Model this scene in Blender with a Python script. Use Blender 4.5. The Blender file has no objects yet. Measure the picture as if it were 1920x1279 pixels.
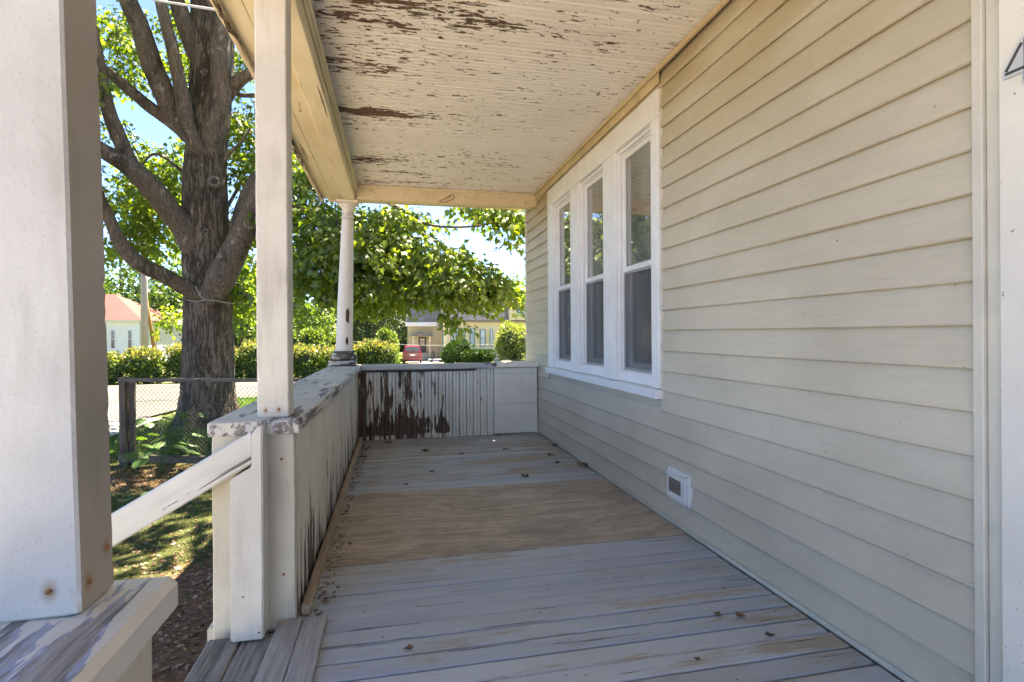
import bpy, bmesh, math, random
import numpy as np
from mathutils import Vector, Matrix, noise
R = math.radians
random.seed(7)
sc = bpy.context.scene
COL = sc.collection

# ------------------------------------------------------------------ camera
CAM_LOC = Vector((0.0, 0.0, 1.15))
LENS, SHIFT = 19.0, -12.0 / 1920
cam_d = bpy.data.cameras.new('camera')
cam_d.sensor_width = 36.0
cam_d.lens = LENS
cam_d.shift_y = SHIFT
cam_d.clip_start = 0.02
cam_d.clip_end = 2000
cam = bpy.data.objects.new('camera', cam_d)
COL.objects.link(cam)
CAM_ROT = Matrix.Rotation(R(-12.2), 3, 'Z') @ Matrix.Rotation(R(90), 3, 'X') @ Matrix.Rotation(R(-0.35), 3, 'Z')
cam.matrix_world = Matrix.Translation(CAM_LOC) @ CAM_ROT.to_4x4()
sc.camera = cam

# ------------------------------------------------------------------ sky, sun, exposure
SUN_EL, SUN_AZ = 68.0, 32.0            # azimuth clockwise from +Y
world = bpy.data.worlds.new('World')
sc.world = world
world.use_nodes = True
wn = world.node_tree
sky = wn.nodes.new('ShaderNodeTexSky')
sky.sky_type = 'NISHITA'
sky.sun_disc = False
sky.sun_elevation = R(SUN_EL)
sky.sun_rotation = R(SUN_AZ)
sky.air_density = 0.4
sky.dust_density = 0.0
sky.ozone_density = 7.0
bg = wn.nodes['Background']
bg.inputs['Strength'].default_value = 0.078
wn.links.new(sky.outputs[0], bg.inputs['Color'])
sun_d = bpy.data.lights.new('sun', 'SUN')
sun_d.energy = 5.0
sun_d.angle = R(0.55)
sun_d.color = (1.0, 0.95, 0.86)
sun = bpy.data.objects.new('sun', sun_d)
COL.objects.link(sun)
sun_dir = Vector((math.sin(R(SUN_AZ)) * math.cos(R(SUN_EL)), math.cos(R(SUN_AZ)) * math.cos(R(SUN_EL)), math.sin(R(SUN_EL))))
sun.location = sun_dir * 60
sun.rotation_euler = sun_dir.to_track_quat('Z', 'Y').to_euler()
sc.view_settings.view_transform = 'Standard'
sc.view_settings.look = 'None'
sc.view_settings.gamma = 1.0
sc.view_settings.use_curve_mapping = False
sc.view_settings.exposure = 3.44
sc.view_settings.use_white_balance = True      # the camera's white balance: neutral in open shade
sc.view_settings.white_balance_temperature = 8300
sc.view_settings.white_balance_tint = 8
cy = sc.cycles
cy.use_adaptive_sampling = True
cy.adaptive_threshold = 0.02
cy.max_bounces = 8
cy.diffuse_bounces = 4
cy.glossy_bounces = 3
cy.transmission_bounces = 6
cy.transparent_max_bounces = 12
cy.use_denoising = True
cy.sample_clamp_indirect = 8.0

# ------------------------------------------------------------------ helpers
def at(u, v, Y):
    """pixel of the photograph on the plane y = Y -> world point"""
    k = 36.0 / LENS / 1920
    d = CAM_ROT @ Vector(((u - 960) * k, -(v - 639.5) * k + SHIFT * 36.0 / LENS, -1.0))
    return CAM_LOC + d * (Y / d.y)

def scale_at(u, Y):
    return (at(u + 1, 629, Y) - at(u, 629, Y)).length

def tag(o, label=None, cat=None, group=None, kind=None):
    if label: o['label'] = label
    if cat: o['category'] = cat
    if group: o['group'] = group
    if kind: o['kind'] = kind
    return o

def thing(name, loc, label, cat, group=None):
    e = bpy.data.objects.new(name, None)
    e.location = loc
    e.empty_display_size = 0.1
    COL.objects.link(e)
    return tag(e, label, cat, group)

LOCS = {}
def wloc(o):
    v = Vector(o.location)
    return v if o.parent is None else LOCS.get(o.name, v)

def link(me, name, mat, parent=None, smooth=False, loc=None):
    o = bpy.data.objects.new(name, me)
    if mat is not None and len(me.materials) == 0:
        me.materials.append(mat)
    COL.objects.link(o)
    if loc is not None:
        o.location = loc
    if parent is not None:
        o.parent = parent
        base = Vector((0, 0, 0))
        p = parent
        while p is not None:
            base += Vector(p.location)
            if p.parent is not None:
                base += p.matrix_parent_inverse.to_translation()
            p = p.parent
        o.matrix_parent_inverse = Matrix.Translation(-base)
    if smooth:
        me.polygons.foreach_set('use_smooth', [True] * len(me.polygons))
    return o

class MB:
    def __init__(s):
        s.v, s.f = [], []
    def add(s, vs, fs):
        n = len(s.v)
        s.v.extend([tuple(p) for p in vs])
        s.f.extend([tuple(i + n for i in f) for f in fs])
        return s
    def box(s, lo, hi):
        x0, y0, z0 = lo; x1, y1, z1 = hi
        vs = [(x0,y0,z0),(x1,y0,z0),(x1,y1,z0),(x0,y1,z0),(x0,y0,z1),(x1,y0,z1),(x1,y1,z1),(x0,y1,z1)]
        return s.add(vs, [(3,2,1,0),(4,5,6,7),(0,1,5,4),(1,2,6,5),(2,3,7,6),(3,0,4,7)])
    def mesh(s, name):
        me = bpy.data.meshes.new(name)
        me.from_pydata(s.v, [], s.f)
        me.update()
        return me
    def build(s, name, mat, parent=None, smooth=False, loc=None):
        return link(s.mesh(name), name, mat, parent, smooth, loc)

def frame(d, up=Vector((0, 0, 1))):
    d = Vector(d).normalized()
    r = d.cross(up)
    if r.length < 1e-4:
        r = d.cross(Vector((0, 1, 0)))
    r.normalize()
    return d, r, r.cross(d).normalized()

def lumber_mb(mb, p0, p1, w, h, up=Vector((0, 0, 1)), bev=0.004, n=1, jit=0.0, seed=0, cut0=None, cut1=None):
    """a length of timber: chamfered rectangle w (sideways) x h (along up) swept from p0 to p1; cut: direction of the end cut plane normal"""
    p0, p1 = Vector(p0), Vector(p1)
    d, r, u = frame(p1 - p0, up)
    L = (p1 - p0).length
    a, b = w / 2, h / 2
    bev = min(bev, a * .45, b * .45)
    q1, q2 = min(bev * 3.2, a * .8), min(bev * 3.2, b * .8)
    prof = [(-a+q1,-b,0),(a-q1,-b,0),(a-bev,-b,1),(a,-b+bev,1),(a,-b+q2,0),(a,b-q2,0),(a,b-bev,1),(a-bev,b,1),(a-q1,b,0),(-a+q1,b,0),(-a+bev,b,1),(-a,b-bev,1),(-a,b-q2,0),(-a,-b+q2,0),(-a,-b+bev,1),(-a+bev,-b,1)]
    if n < 4: prof = [q for q in prof if q[2]]
    K = len(prof)
    vs, fs = [], []
    ts = [i / n for i in range(n + 1)]
    if n >= 2 and cut0 is None and cut1 is None:
        e = min(bev / L, .3 / n); ts = [0.0, e] + ts[1:-1] + [1 - e, 1.0]
        ends = True
    else:
        ends = False
    for k, t in enumerate(ts):
        tip_ = ends and k in (0, len(ts) - 1)
        for (x, y, cn) in prof:
            if tip_:
                x -= math.copysign(bev * .8, x); y -= math.copysign(bev * .8, y)
            p = p0 + d * (L * t) + r * x + u * y
            if k == 0 and cut0 is not None:
                p -= d * ((p - p0).dot(cut0) / d.dot(cut0))
            if k == len(ts) - 1 and cut1 is not None:
                p -= d * ((p - p1).dot(cut1) / d.dot(cut1))
            if jit:
                q = (p0 + d * (L * t)) * 5 + Vector((seed * 3.1, x * 4, y * 4))
                nv = noise.noise_vector(q) * jit
                p = p + r * nv.x + u * nv.y
                if n >= 20 and cn:
                    w1 = noise.noise(p * 60 + Vector((seed, 2, 5)))
                    ch = max(0.0, w1 - .30) * .006 + abs(noise.noise(p * 110)) * .0009
                    p = p - r * math.copysign(min(ch, a * .3), x) - u * math.copysign(min(ch, b * .3), y)
            vs.append(p)
    m = len(ts)
    for k in range(m - 1):
        for i in range(K):
            j = (i + 1) % K
            fs.append((k*K+i, (k+1)*K+i, (k+1)*K+j, k*K+j))
    fs.append(tuple(range(K)))
    fs.append(tuple((m-1)*K + i for i in range(K - 1, -1, -1)))
    mb.add(vs, fs)
    return mb

def lumber(name, p0, p1, w, h, mat, parent=None, **k):
    return lumber_mb(MB(), p0, p1, w, h, **k).build(name, mat, parent)

def boxl(name, lo, hi, mat, parent=None, axis=None, bev=0.004, n=1, jit=0.0, seed=0):
    """axis-aligned timber given by two corners"""
    lo, hi = Vector(lo), Vector(hi)
    s = hi - lo
    if axis is None:
        axis = max(range(3), key=lambda i: s[i])
    c = (lo + hi) / 2
    p0, p1 = c.copy(), c.copy()
    p0[axis], p1[axis] = lo[axis], hi[axis]
    if axis == 2:
        return lumber(name, p0, p1, s.x, s.y, mat, parent, up=Vector((0, 1, 0)), bev=bev, n=n, jit=jit, seed=seed)
    if axis == 1:
        return lumber(name, p0, p1, s.x, s.z, mat, parent, bev=bev, n=n, jit=jit, seed=seed)
    return lumber(name, p0, p1, s.y, s.z, mat, parent, bev=bev, n=n, jit=jit, seed=seed)

def catmull(pts, n):
    pts = [Vector(p) for p in pts]
    P = [pts[0] * 2 - pts[1]] + pts + [pts[-1] * 2 - pts[-2]]
    out = []
    for i in range(1, len(P) - 2):
        for k in range(n):
            t = k / n
            a, b, c, d = P[i-1], P[i], P[i+1], P[i+2]
            out.append(0.5 * ((2*b) + (c-a)*t + (2*a-5*b+4*c-d)*t*t + (3*b-a-3*c+d)*t*t*t))
    out.append(pts[-1])
    return out

def tube_mb(mb, pts, rad, sides=8, cap=True, disp=None):
    pts = [Vector(p) for p in pts]
    n = len(pts)
    if not hasattr(rad, '__len__'):
        rad = [rad] * n
    t0 = (pts[1] - pts[0]).normalized()
    ref = Vector((0, 0, 1)) if abs(t0.z) < .9 else Vector((0, 1, 0))
    nrm = (ref - t0 * ref.dot(t0)).normalized()
    vs, fs = [], []
    for k in range(n):
        t = (pts[min(k+1, n-1)] - pts[max(k-1, 0)]).normalized()
        nrm = (nrm - t * nrm.dot(t)).normalized()
        bi = t.cross(nrm)
        for i in range(sides):
            a = 2 * math.pi * i / sides
            dirv = nrm * math.cos(a) + bi * math.sin(a)
            r = rad[k]
            if disp: r *= disp(k / (n - 1), a, pts[k] + dirv * r)
            vs.append(pts[k] + dirv * r)
    for k in range(n - 1):
        for i in range(sides):
            j = (i + 1) % sides
            fs.append((k*sides+i, k*sides+j, (k+1)*sides+j, (k+1)*sides+i))
    if cap:
        fs.append(tuple(range(sides - 1, -1, -1)))
        fs.append(tuple((n-1)*sides + i for i in range(sides)))
    mb.add(vs, fs)
    return mb

def lathe(mb, c, prof, sides=40, lean=Vector((0, 0, 0)), z0=0):
    vs, fs = [], []
    for (r, z) in prof:
        o = lean * (z - z0)
        for i in range(sides):
            a = 2 * math.pi * i / sides
            vs.append((c[0] + o.x + r * math.cos(a), c[1] + o.y + r * math.sin(a), z))
    m = len(prof)
    for k in range(m - 1):
        for i in range(sides):
            j = (i + 1) % sides
            fs.append((k*sides+i, k*sides+j, (k+1)*sides+j, (k+1)*sides+i))
    fs.append(tuple(range(sides - 1, -1, -1)))
    fs.append(tuple((m-1)*sides + i for i in range(sides)))
    mb.add(vs, fs)
    return mb

# ------------------------------------------------------------------ materials
class NT:
    def __init__(s, name):
        s.m = bpy.data.materials.new(name)
        s.m.use_nodes = True
        s.t = s.m.node_tree
        s.b = s.t.nodes['Principled BSDF']
        s.out = s.t.nodes['Material Output']
    def n(s, typ, **kw):
        x = s.t.nodes.new(typ)
        for k, v in kw.items(): setattr(x, k, v)
        return x
    def put(s, sock, val):
        if isinstance(val, bpy.types.NodeSocket): s.t.links.new(val, sock)
        elif val is not None:
            if sock.type == 'RGBA' and len(val) == 3: val = (*val, 1)
            sock.default_value = val
    def pos(s):
        if not hasattr(s, '_pos'): s._pos = s.n('ShaderNodeNewGeometry').outputs['Position']
        return s._pos
    def objrand(s):
        return s.n('ShaderNodeObjectInfo').outputs['Random']
    def vmul(s, v, k):
        x = s.n('ShaderNodeVectorMath', operation='MULTIPLY'); s.put(x.inputs[0], v); s.put(x.inputs[1], k); return x.outputs[0]
    def vadd(s, v, k):
        x = s.n('ShaderNodeVectorMath', operation='ADD'); s.put(x.inputs[0], v); s.put(x.inputs[1], k); return x.outputs[0]
    def vlen(s, v):
        x = s.n('ShaderNodeVectorMath', operation='LENGTH'); s.put(x.inputs[0], v); return x.outputs['Value']
    def xyz(s, v=None):
        x = s.n('ShaderNodeSeparateXYZ'); s.put(x.inputs[0], v if v is not None else s.pos()); return x.outputs
    def math(s, op, a, b=None, clamp=False):
        x = s.n('ShaderNodeMath', operation=op); x.use_clamp = clamp
        s.put(x.inputs[0], a)
        if b is not None: s.put(x.inputs[1], b)
        return x.outputs[0]
    def rng(s, v, a, b, c=0.0, d=1.0, smooth=True):
        x = s.n('ShaderNodeMapRange'); x.interpolation_type = 'SMOOTHSTEP' if smooth else 'LINEAR'
        for i, k in enumerate((v, a, b, c, d)): s.put(x.inputs[i], k)
        return x.outputs[0]
    def noise(s, scale=1.0, stretch=(1, 1, 1), detail=4, rough=.55, vec=None, dist=0.0, off=None, out=0):
        v = s.vmul(vec if vec is not None else s.pos(), stretch)
        if off is not None: v = s.vadd(v, off)
        x = s.n('ShaderNodeTexNoise'); s.put(x.inputs['Vector'], v)
        x.inputs['Scale'].default_value = scale; x.inputs['Detail'].default_value = detail
        x.inputs['Roughness'].default_value = rough; x.inputs['Distortion'].default_value = dist
        return x.outputs[out]
    def voro(s, scale, stretch=(1, 1, 1), feature='F1', out='Distance'):
        x = s.n('ShaderNodeTexVoronoi', feature=feature); s.put(x.inputs['Vector'], s.vmul(s.pos(), stretch)); x.inputs['Scale'].default_value = scale
        return x.outputs[out]
    def mix(s, f, a, b, blend='MIX'):
        x = s.n('ShaderNodeMix', data_type='RGBA', blend_type=blend)
        s.put(x.inputs[0], f); s.put(x.inputs[6], a); s.put(x.inputs[7], b); return x.outputs[2]
    def ramp(s, f, stops):
        x = s.n('ShaderNodeValToRGB'); s.put(x.inputs[0], f)
        e = x.color_ramp.elements
        while len(e) < len(stops): e.new(0.5)
        for i, (p, c) in enumerate(stops): e[i].position = p; e[i].color = (*c, 1) if len(c) == 3 else c
        return x.outputs[0]
    def bump(s, h, strength=.3, dist=.01, normal=None):
        x = s.n('ShaderNodeBump'); s.put(x.inputs['Height'], h); x.inputs['Strength'].default_value = strength; x.inputs['Distance'].default_value = dist
        if normal is not None: s.put(x.inputs['Normal'], normal)
        return x.outputs[0]
    def hot(s, c, rad, soft=.35):
        """1 inside an ellipsoid round c with radii rad, fading to 0"""
        d = s.vlen(s.vmul(s.vadd(s.pos(), tuple(-q for q in c)), tuple(1 / q for q in rad)))
        return s.rng(d, 1.0, 1.0 - soft * 2, 0, 1)
    def fin(s, col=None, rough=None, normal=None, spec=None, metal=None):
        b = s.b
        if col is not None: s.put(b.inputs['Base Color'], col)
        if rough is not None: s.put(b.inputs['Roughness'], rough)
        if normal is not None: s.put(b.inputs['Normal'], normal)
        if spec is not None: b.inputs['Specular IOR Level'].default_value = spec
        if metal is not None: b.inputs['Metallic'].default_value = metal
        return s.m

def paint_mat(name, paint, wood, along='z', peel=.62, amount=None, dirt=(.23, .2, .15), dirt_amt=.35, scale=5.0, rough=.55, specks=.5, grain=.25, undercoat=None, rusts=(), rot=None, pebble=.18, crack=.0, flecks=.0):
    """old oil paint over bare wood: flakes away in islands stretched along the grain; amount(N) may add to the flaking"""
    N = NT(name)
    wpos = N.pos()
    if rot is not None:
        x = N.n('ShaderNodeVectorRotate', rotation_type='Y_AXIS'); N.put(x.inputs['Vector'], wpos); x.inputs['Angle'].default_value = rot
        N._pos = x.outputs[0]
    st = {'x': (.16, 1, 1), 'y': (1, .16, 1), 'z': (1, 1, .16)}[along]
    f = N.noise(scale * 4, st, 5, .64)
    f2 = N.noise(scale * .9, st, 2, .5, off=(5, 3, 1))
    v = N.math('ADD', N.math('MULTIPLY', f, .62), N.math('MULTIPLY', f2, .38))
    if amount is not None:
        keep = N._pos; N._pos = wpos
        v = N.math('ADD', v, amount(N))
        N._pos = keep
    chip = N.rng(v, peel, peel + .012)
    if flecks:
        st3 = tuple(.30 if k < 1 else 1 for k in st)
        v3 = N.math('ADD', N.noise(scale * 6, st3, 4, .65, off=(8, 8, 3)), N.math('MULTIPLY', N.math('SUBTRACT', v, f), .75))
        chip = N.math('MAXIMUM', chip, N.rng(v3, flecks, flecks + .02))
    fine = {'x': (.06, 1, 1), 'y': (1, .06, 1), 'z': (1, 1, .06)}[along]
    g = N.noise(90, fine, 3, .6)
    woodc = N.mix(N.rng(g, .3, .7), tuple(c * .62 for c in wood), tuple(min(1, c * 1.35) for c in wood))
    tone = N.noise(2.2, (1, 1, 1), 4, .6, off=(1, 8, 2))
    pc = N.mix(N.rng(tone, .35, .72), paint, tuple(paint[i] * (1 - dirt_amt) + dirt[i] * dirt_amt for i in range(3)))
    streak = N.noise(16, st, 3, .6, off=(3, 0, 7))
    pc = N.mix(N.math('MULTIPLY', N.rng(streak, .5, .75), dirt_amt * .9), pc, dirt)
    sp = N.noise(210, (1, 1, 1), 3, .6)
    pc = N.mix(N.math('MULTIPLY', N.rng(sp, .60, .72), specks), pc, dirt)
    if undercoat is not None:
        edge = N.rng(v, peel - .018, peel - .012)
        pc = N.mix(edge, pc, undercoat)
    ck = None
    if crack:
        thin = {'x': (.03, 1, 1), 'y': (1, .03, 1), 'z': (1, 1, .03)}[along]
        ck = N.rng(N.noise(24, thin, 3, .6, off=(2, 6, 4)), .70 - crack * .1, .715 - crack * .1)
        pc = N.mix(N.math('MULTIPLY', ck, .8), pc, tuple(k * .35 for k in wood))
    N._pos = wpos
    for ru in rusts:
        c, r = ru[0], ru[1]
        col_, kk = (ru[2], ru[3]) if len(ru) > 2 else ((.33, .17, .06), .75)
        pc = N.mix(N.math('MULTIPLY', N.hot(c, (r, r, r * 1.5), .5), kk), pc, col_)
    col = N.mix(chip, pc, woodc)
    h = N.math('ADD', N.math('MULTIPLY', chip, -1.0), N.math('MULTIPLY', g, grain))
    h = N.math('ADD', h, N.math('MULTIPLY', N.noise(55, (1, 1, 1), 2, .6), pebble))
    if ck is not None: h = N.math('SUBTRACT', h, ck)
    nm = N.bump(h, .55, .0025)
    return N.fin(col, N.rng(chip, 0, 1, rough, .85), nm, spec=.3)

CREAM = (.60, .56, .47)
WHITE = (.64, .635, .61)
BROWN = (.075, .045, .032)
GREYW = (.22, .20, .18)
M = {}
NR = [(-.468, .861, .80), (-.54, .861, .797), (-.4295, .885, .80), (-.4295, .935, .83)]
M['post'] = paint_mat('post_paint', (.67, .635, .565), (.15, .12, .10), 'z', .665, dirt_amt=.3, specks=.25, crack=.25, rusts=[((-.512, 2.337, .85), .014), ((-.462, 2.337, .853), .014)])
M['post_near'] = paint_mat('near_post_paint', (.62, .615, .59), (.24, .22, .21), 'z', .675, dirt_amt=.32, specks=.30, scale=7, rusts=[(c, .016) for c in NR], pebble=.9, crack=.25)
M['post_side_shaded'] = paint_mat('near_post_side_shaded_paint', (.41, .375, .33), (.22, .19, .165), 'z', .64, dirt_amt=.3, specks=.3, scale=5, rusts=[(c, .016) for c in NR[2:]] + [((-.43, .91, 1.0), .10, (.20, .20, .215), .45)], pebble=.3, crack=.3)  # duller side paint, with the side's shading put into its colour too
M['newel'] = paint_mat('newel_paint', (.65, .64, .60), (.14, .12, .1), 'z', .655, dirt_amt=.26, specks=.25, crack=.3, pebble=.3)
M['handrail'] = paint_mat('handrail_paint', (.66, .655, .62), (.10, .08, .06), 'x', .66, dirt_amt=.25, specks=.2, rot=R(30.5), crack=.9, pebble=.35)
M['pedestal'] = paint_mat('pedestal_paint', (.62, .585, .495), (.1, .08, .06), 'z', .655, dirt_amt=.34, specks=.3, crack=.2, pebble=.3)
M['cap'] = paint_mat('rail_cap_paint', (.62, .595, .53), (.22, .19, .165), 'y', .535, dirt_amt=.3, specks=.5, scale=3.6, undercoat=(.47, .46, .48), crack=.3)
M['cap_near'] = paint_mat('near_cap_paint', (.66, .64, .60), (.30, .28, .27), 'y', .545, dirt_amt=.15, specks=.2, scale=3.0, undercoat=(.32, .35, .47), crack=.3, grain=.6)
M['cap_end'] = paint_mat('end_cap_paint', (.52, .49, .44), (.17, .15, .14), 'x', .53, dirt_amt=.3, scale=3.4, undercoat=(.36, .36, .40))
M['beam'] = paint_mat('beam_paint', (.76, .68, .50), BROWN, 'y', .735, dirt_amt=.25, dirt=(.42, .27, .09), specks=.3, crack=.15)
M['fascia'] = paint_mat('fascia_paint', (.66, .56, .42), (.10, .075, .055), 'y', .53, dirt_amt=.25, specks=.4, scale=9)
M['column'] = paint_mat('column_paint', (.66, .635, .575), BROWN, 'z', .70, dirt_amt=.14, specks=.2,
                        amount=lambda N: N.math('ADD', N.math('MULTIPLY', N.hot((-.505, 6.14, 1.36), (.035, .09, .17)), .30), N.math('MULTIPLY', N.hot((-.512, 6.14, 1.09), (.03, .09, .09)), .28)))
M['col_base'] = paint_mat('column_base_paint', (.5, .47, .42), (.085, .075, .068), 'x', .46, dirt_amt=.3, scale=6)

def ceiling_amount(N):
    x, y, z = N.xyz()[:3]
    a = N.rng(x, -.5, 1.6, .085, .012, smooth=False)
    hs = [((-.12, 4.12, 2.8), (.60, .13, 1), .15), ((-.05, 5.15, 2.8), (.7, .22, 1), .09), ((-.05, 3.5, 2.8), (.8, .16, 1), .05),
          ((.3, 2.75, 2.8), (1.0, .30, 1), .055), ((.15, 5.7, 2.8), (.9, .1, 1), .05), ((1.2, 2.9, 2.8), (.25, .25, 1), .08)]
    for c, r, k in hs:
        a = N.math('ADD', a, N.math('MULTIPLY', N.hot(c, r, .5), k))
    clear = N.rng(N.math('ABSOLUTE', N.math('SUBTRACT', y, 4.62)), .10, .3, -.07, 0)
    return N.math('ADD', a, clear)
M['ceiling'] = paint_mat('ceiling_paint', (.79, .775, .74), (.12, .08, .055), 'x', .655, amount=ceiling_amount, dirt_amt=.15, scale=8.0, flecks=.645, specks=.3, dirt=(.42, .34, .24))

def endrail_amount(N):
    x, y, z = N.xyz()[:3]
    a = N.rng(x, -.45, .70, .13, -.05, smooth=False)
    b = N.math('MULTIPLY', N.rng(z, .34, .0, 0, .13), N.rng(x, .95, .75, 0, 1))
    a = N.math('ADD', a, N.math('MULTIPLY', N.rng(x, .50, .40, 0, 1), .035))
    lo = N.rng(z, .07, .03, 0, -.15)
    r = N.math('ADD', N.rng(x, .98, 1.08, 0, -.3), N.rng(N.objrand(), 0, 1, -.06, .06, smooth=False))
    return N.math('ADD', N.math('ADD', N.math('ADD', a, b), lo), r)
M['endboard'] = paint_mat('end_rail_paint', (.80, .755, .655), (.135, .082, .058), 'z', .585, amount=endrail_amount, dirt_amt=.25, scale=5.5, specks=.3)
def siderail_amount(N):
    x, y, z = N.xyz()[:3]
    a = N.rng(z, .62, .02, -.02, .17, smooth=False)
    return N.math('ADD', a, N.rng(y, 2.4, 3.2, .02, 0))
def side_mat():
    N = NT('side_rail_paint')
    st = (1, 1, .055)
    f = N.noise(26, st, 5, .62); f2 = N.noise(6, st, 2, .5, off=(2, 1, 3))
    v = N.math('ADD', N.math('ADD', N.math('MULTIPLY', f, .7), N.math('MULTIPLY', f2, .3)), siderail_amount(N))
    chip = N.rng(v, .64, .65)
    g = N.noise(90, (1, 1, .06), 4, .6)
    wood = N.mix(g, (.06, .045, .035), (.17, .13, .10))
    tone = N.noise(3, (1, 1, .4), 5, .6)
    pc = N.mix(N.rng(tone, .35, .7), (.72, .67, .575), (.60, .55, .465))
    return N.fin(N.mix(chip, pc, wood), .6, N.bump(N.math('ADD', N.math('MULTIPLY', chip, -1), N.math('MULTIPLY', g, .2)), .5, .0025), spec=.3)
M['sideboard'] = side_mat()
M['patch'] = paint_mat('patch_paint', (.78, .71, .61), (.2, .13, .09), 'z', .78, dirt_amt=.12, specks=.15)

def siding_mat():
    N = NT('vinyl_siding')
    t = N.noise(1.3, (1, 1, 1.5), 5, .6)
    g = N.noise(70, (1, .10, 1), 4, .6)
    c = N.mix(N.rng(t, .35, .7), (.56, .505, .405), (.485, .435, .34))
    c = N.mix(N.math('MULTIPLY', N.rng(g, .45, .7), .18), c, (.34, .32, .27))
    hi = N.math('MULTIPLY', N.rng(N.xyz()[2], 1.5, 2.8), N.rng(N.noise(2.5, (1, .6, 1.5), 4, .6), .3, .62))
    c = N.mix(N.math('MULTIPLY', hi, .65), c, (.38, .295, .155))
    sp = N.noise(55, (1, 1, 1), 2, .5, off=(4, 4, 4))
    c = N.mix(N.math('MULTIPLY', N.rng(sp, .755, .77), .8), c, (.10, .08, .06))
    return N.fin(c, .48, N.bump(N.math('ADD', g, N.math('MULTIPLY', N.noise(3, (1, .4, 1), 2), 4)), .12, .003), spec=.35)
M['siding'] = siding_mat()

def plain(name, col, rough=.5, var=.12, scale=8, bump=.1, bscale=60, spec=.4, metal=0.0, stretch=(1, 1, 1), specks=None):
    N = NT(name)
    t = N.noise(scale, stretch, 4, .6)
    c = N.mix(N.rng(t, .3, .7), tuple(k * (1 - var) for k in col), tuple(min(1, k * (1 + var)) for k in col))
    if specks:
        c = N.mix(N.math('MULTIPLY', N.rng(N.noise(48, (1, 1, 1), 2, .5), .70, .73), .8), c, specks)
    return N.fin(c, rough, N.bump(N.noise(bscale, stretch, 3, .6), bump, .003), spec=spec, metal=metal)

M['casing'] = plain('window_casing_paint', (.76, .76, .77), .4, .05, 5, .08, specks=(.5, .48, .42))
M['sash'] = plain('sash_vinyl', (.74, .74, .74), .35, .05, 5, .04)
M['sash_dark'] = plain('screen_frame', (.30, .30, .31), .45, .08)
M['trimw'] = plain('door_casing_paint', (.74, .70, .63), .45, .05, 3, .06, specks=(.25, .2, .14))
M['trim_tan'] = plain('tan_trim', (.57, .54, .46), .45, .08, 4, .06)
M['frieze'] = plain('frieze_paint', (.56, .45, .28), .5, .14, 5, .12)
M['vent'] = plain('vent_plastic', (.70, .70, .69), .4, .05)
M['vent_dark'] = plain('vent_flap', (.19, .15, .135), .5, .2, 30)
M['rust'] = plain('rust', (.30, .14, .06), .8, .4, 40, .3)
M['black'] = plain('black_rubber', (.02, .02, .022), .6, .2)
M['metal'] = plain('galvanised_steel', (.33, .32, .31), .45, .2, 30, .1, metal=.6)
M['wire'] = plain('fence_wire', (.05, .045, .04), .5, .25, 30, .1, metal=.4)
M['cable'] = plain('grey_cable', (.35, .35, .35), .5, .1)
M['number'] = plain('brushed_nickel', (.62, .62, .62), .35, .06, metal=.35)
M['number_in'] = plain('number_inlay', (.05, .05, .055), .5, .1)

def floor_mat():
    N = NT('porch_floor_paint')
    x, y, z = N.xyz()[:3]
    rnd = N.objrand()
    off = N.n('ShaderNodeCombineXYZ'); N.put(off.inputs[0], N.math('MULTIPLY', rnd, 37.0)); N.put(off.inputs[2], N.math('MULTIPLY', rnd, 11.0))
    pv = N.vadd(N.pos(), off.outputs[0])
    g = N.noise(80, (.05, 1, 1), 5, .65, vec=pv)
    big = N.noise(2.4, (.45, 1, 1), 5, .62)
    worn = N.noise(9, (.10, 1, 1), 5, .65, vec=pv)
    blue = N.mix(N.rng(worn, .35, .65), (.37, .415, .48), (.48, .525, .585))
    blue = N.mix(1.0, blue, N.mix(N.math('FRACT', N.math('MULTIPLY', rnd, 7.13)), (.78, .78, .8), (1.12, 1.1, 1.07)), 'MULTIPLY')
    blue = N.mix(N.math('MULTIPLY', rnd, .6), blue, (.45, .465, .49))
    wood = N.mix(g, (.24, .21, .17), (.50, .44, .36))
    far = N.rng(y, 3.9, 5.0, 0, .10)
    w = N.math('ADD', N.math('ADD', N.math('MULTIPLY', worn, .55), N.math('MULTIPLY', big, .45)), far)
    near = N.rng(x, .7, 1.7, 0, .05)
    m = N.rng(N.math('ADD', N.math('ADD', N.math('ADD', w, N.math('MULTIPLY', N.math('SUBTRACT', N.noise(60, (.14, 1, 1), 4, .7, vec=pv), .5), .16)), near), N.rng(N.math('FRACT', N.math('MULTIPLY', rnd, 3.7)), 0, 1, -.05, .05, smooth=False)), .55, .63)
    c = N.mix(m, blue, wood)
    green = N.math('MULTIPLY', N.rng(N.noise(3.3, (.5, 1, 1), 4, .6, off=(9, 2, 2)), .5, .7), .5)
    c = N.mix(green, c, (.34, .335, .275))
    cr = N.noise(50, (.035, 1, 1), 3, .6, vec=pv)
    crack = N.rng(cr, .665, .70)
    c = N.mix(N.math('MULTIPLY', crack, .7), c, (.04, .036, .03))
    grit = N.noise(160, (1, 1, 1), 2, .5)
    c = N.mix(N.math('MULTIPLY', N.rng(grit, .68, .75), .6), c, (.52, .48, .42))
    c = N.mix(N.math('MULTIPLY', N.rng(grit, .32, .26), .6), c, (.05, .042, .035))
    h = N.math('ADD', N.math('MULTIPLY', g, .5), N.math('SUBTRACT', N.math('MULTIPLY', m, -.5), crack))
    return N.fin(c, N.rng(m, 0, 1, .5, .75), N.bump(h, .5, .003), spec=.3)
M['floor'] = floor_mat()

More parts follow.
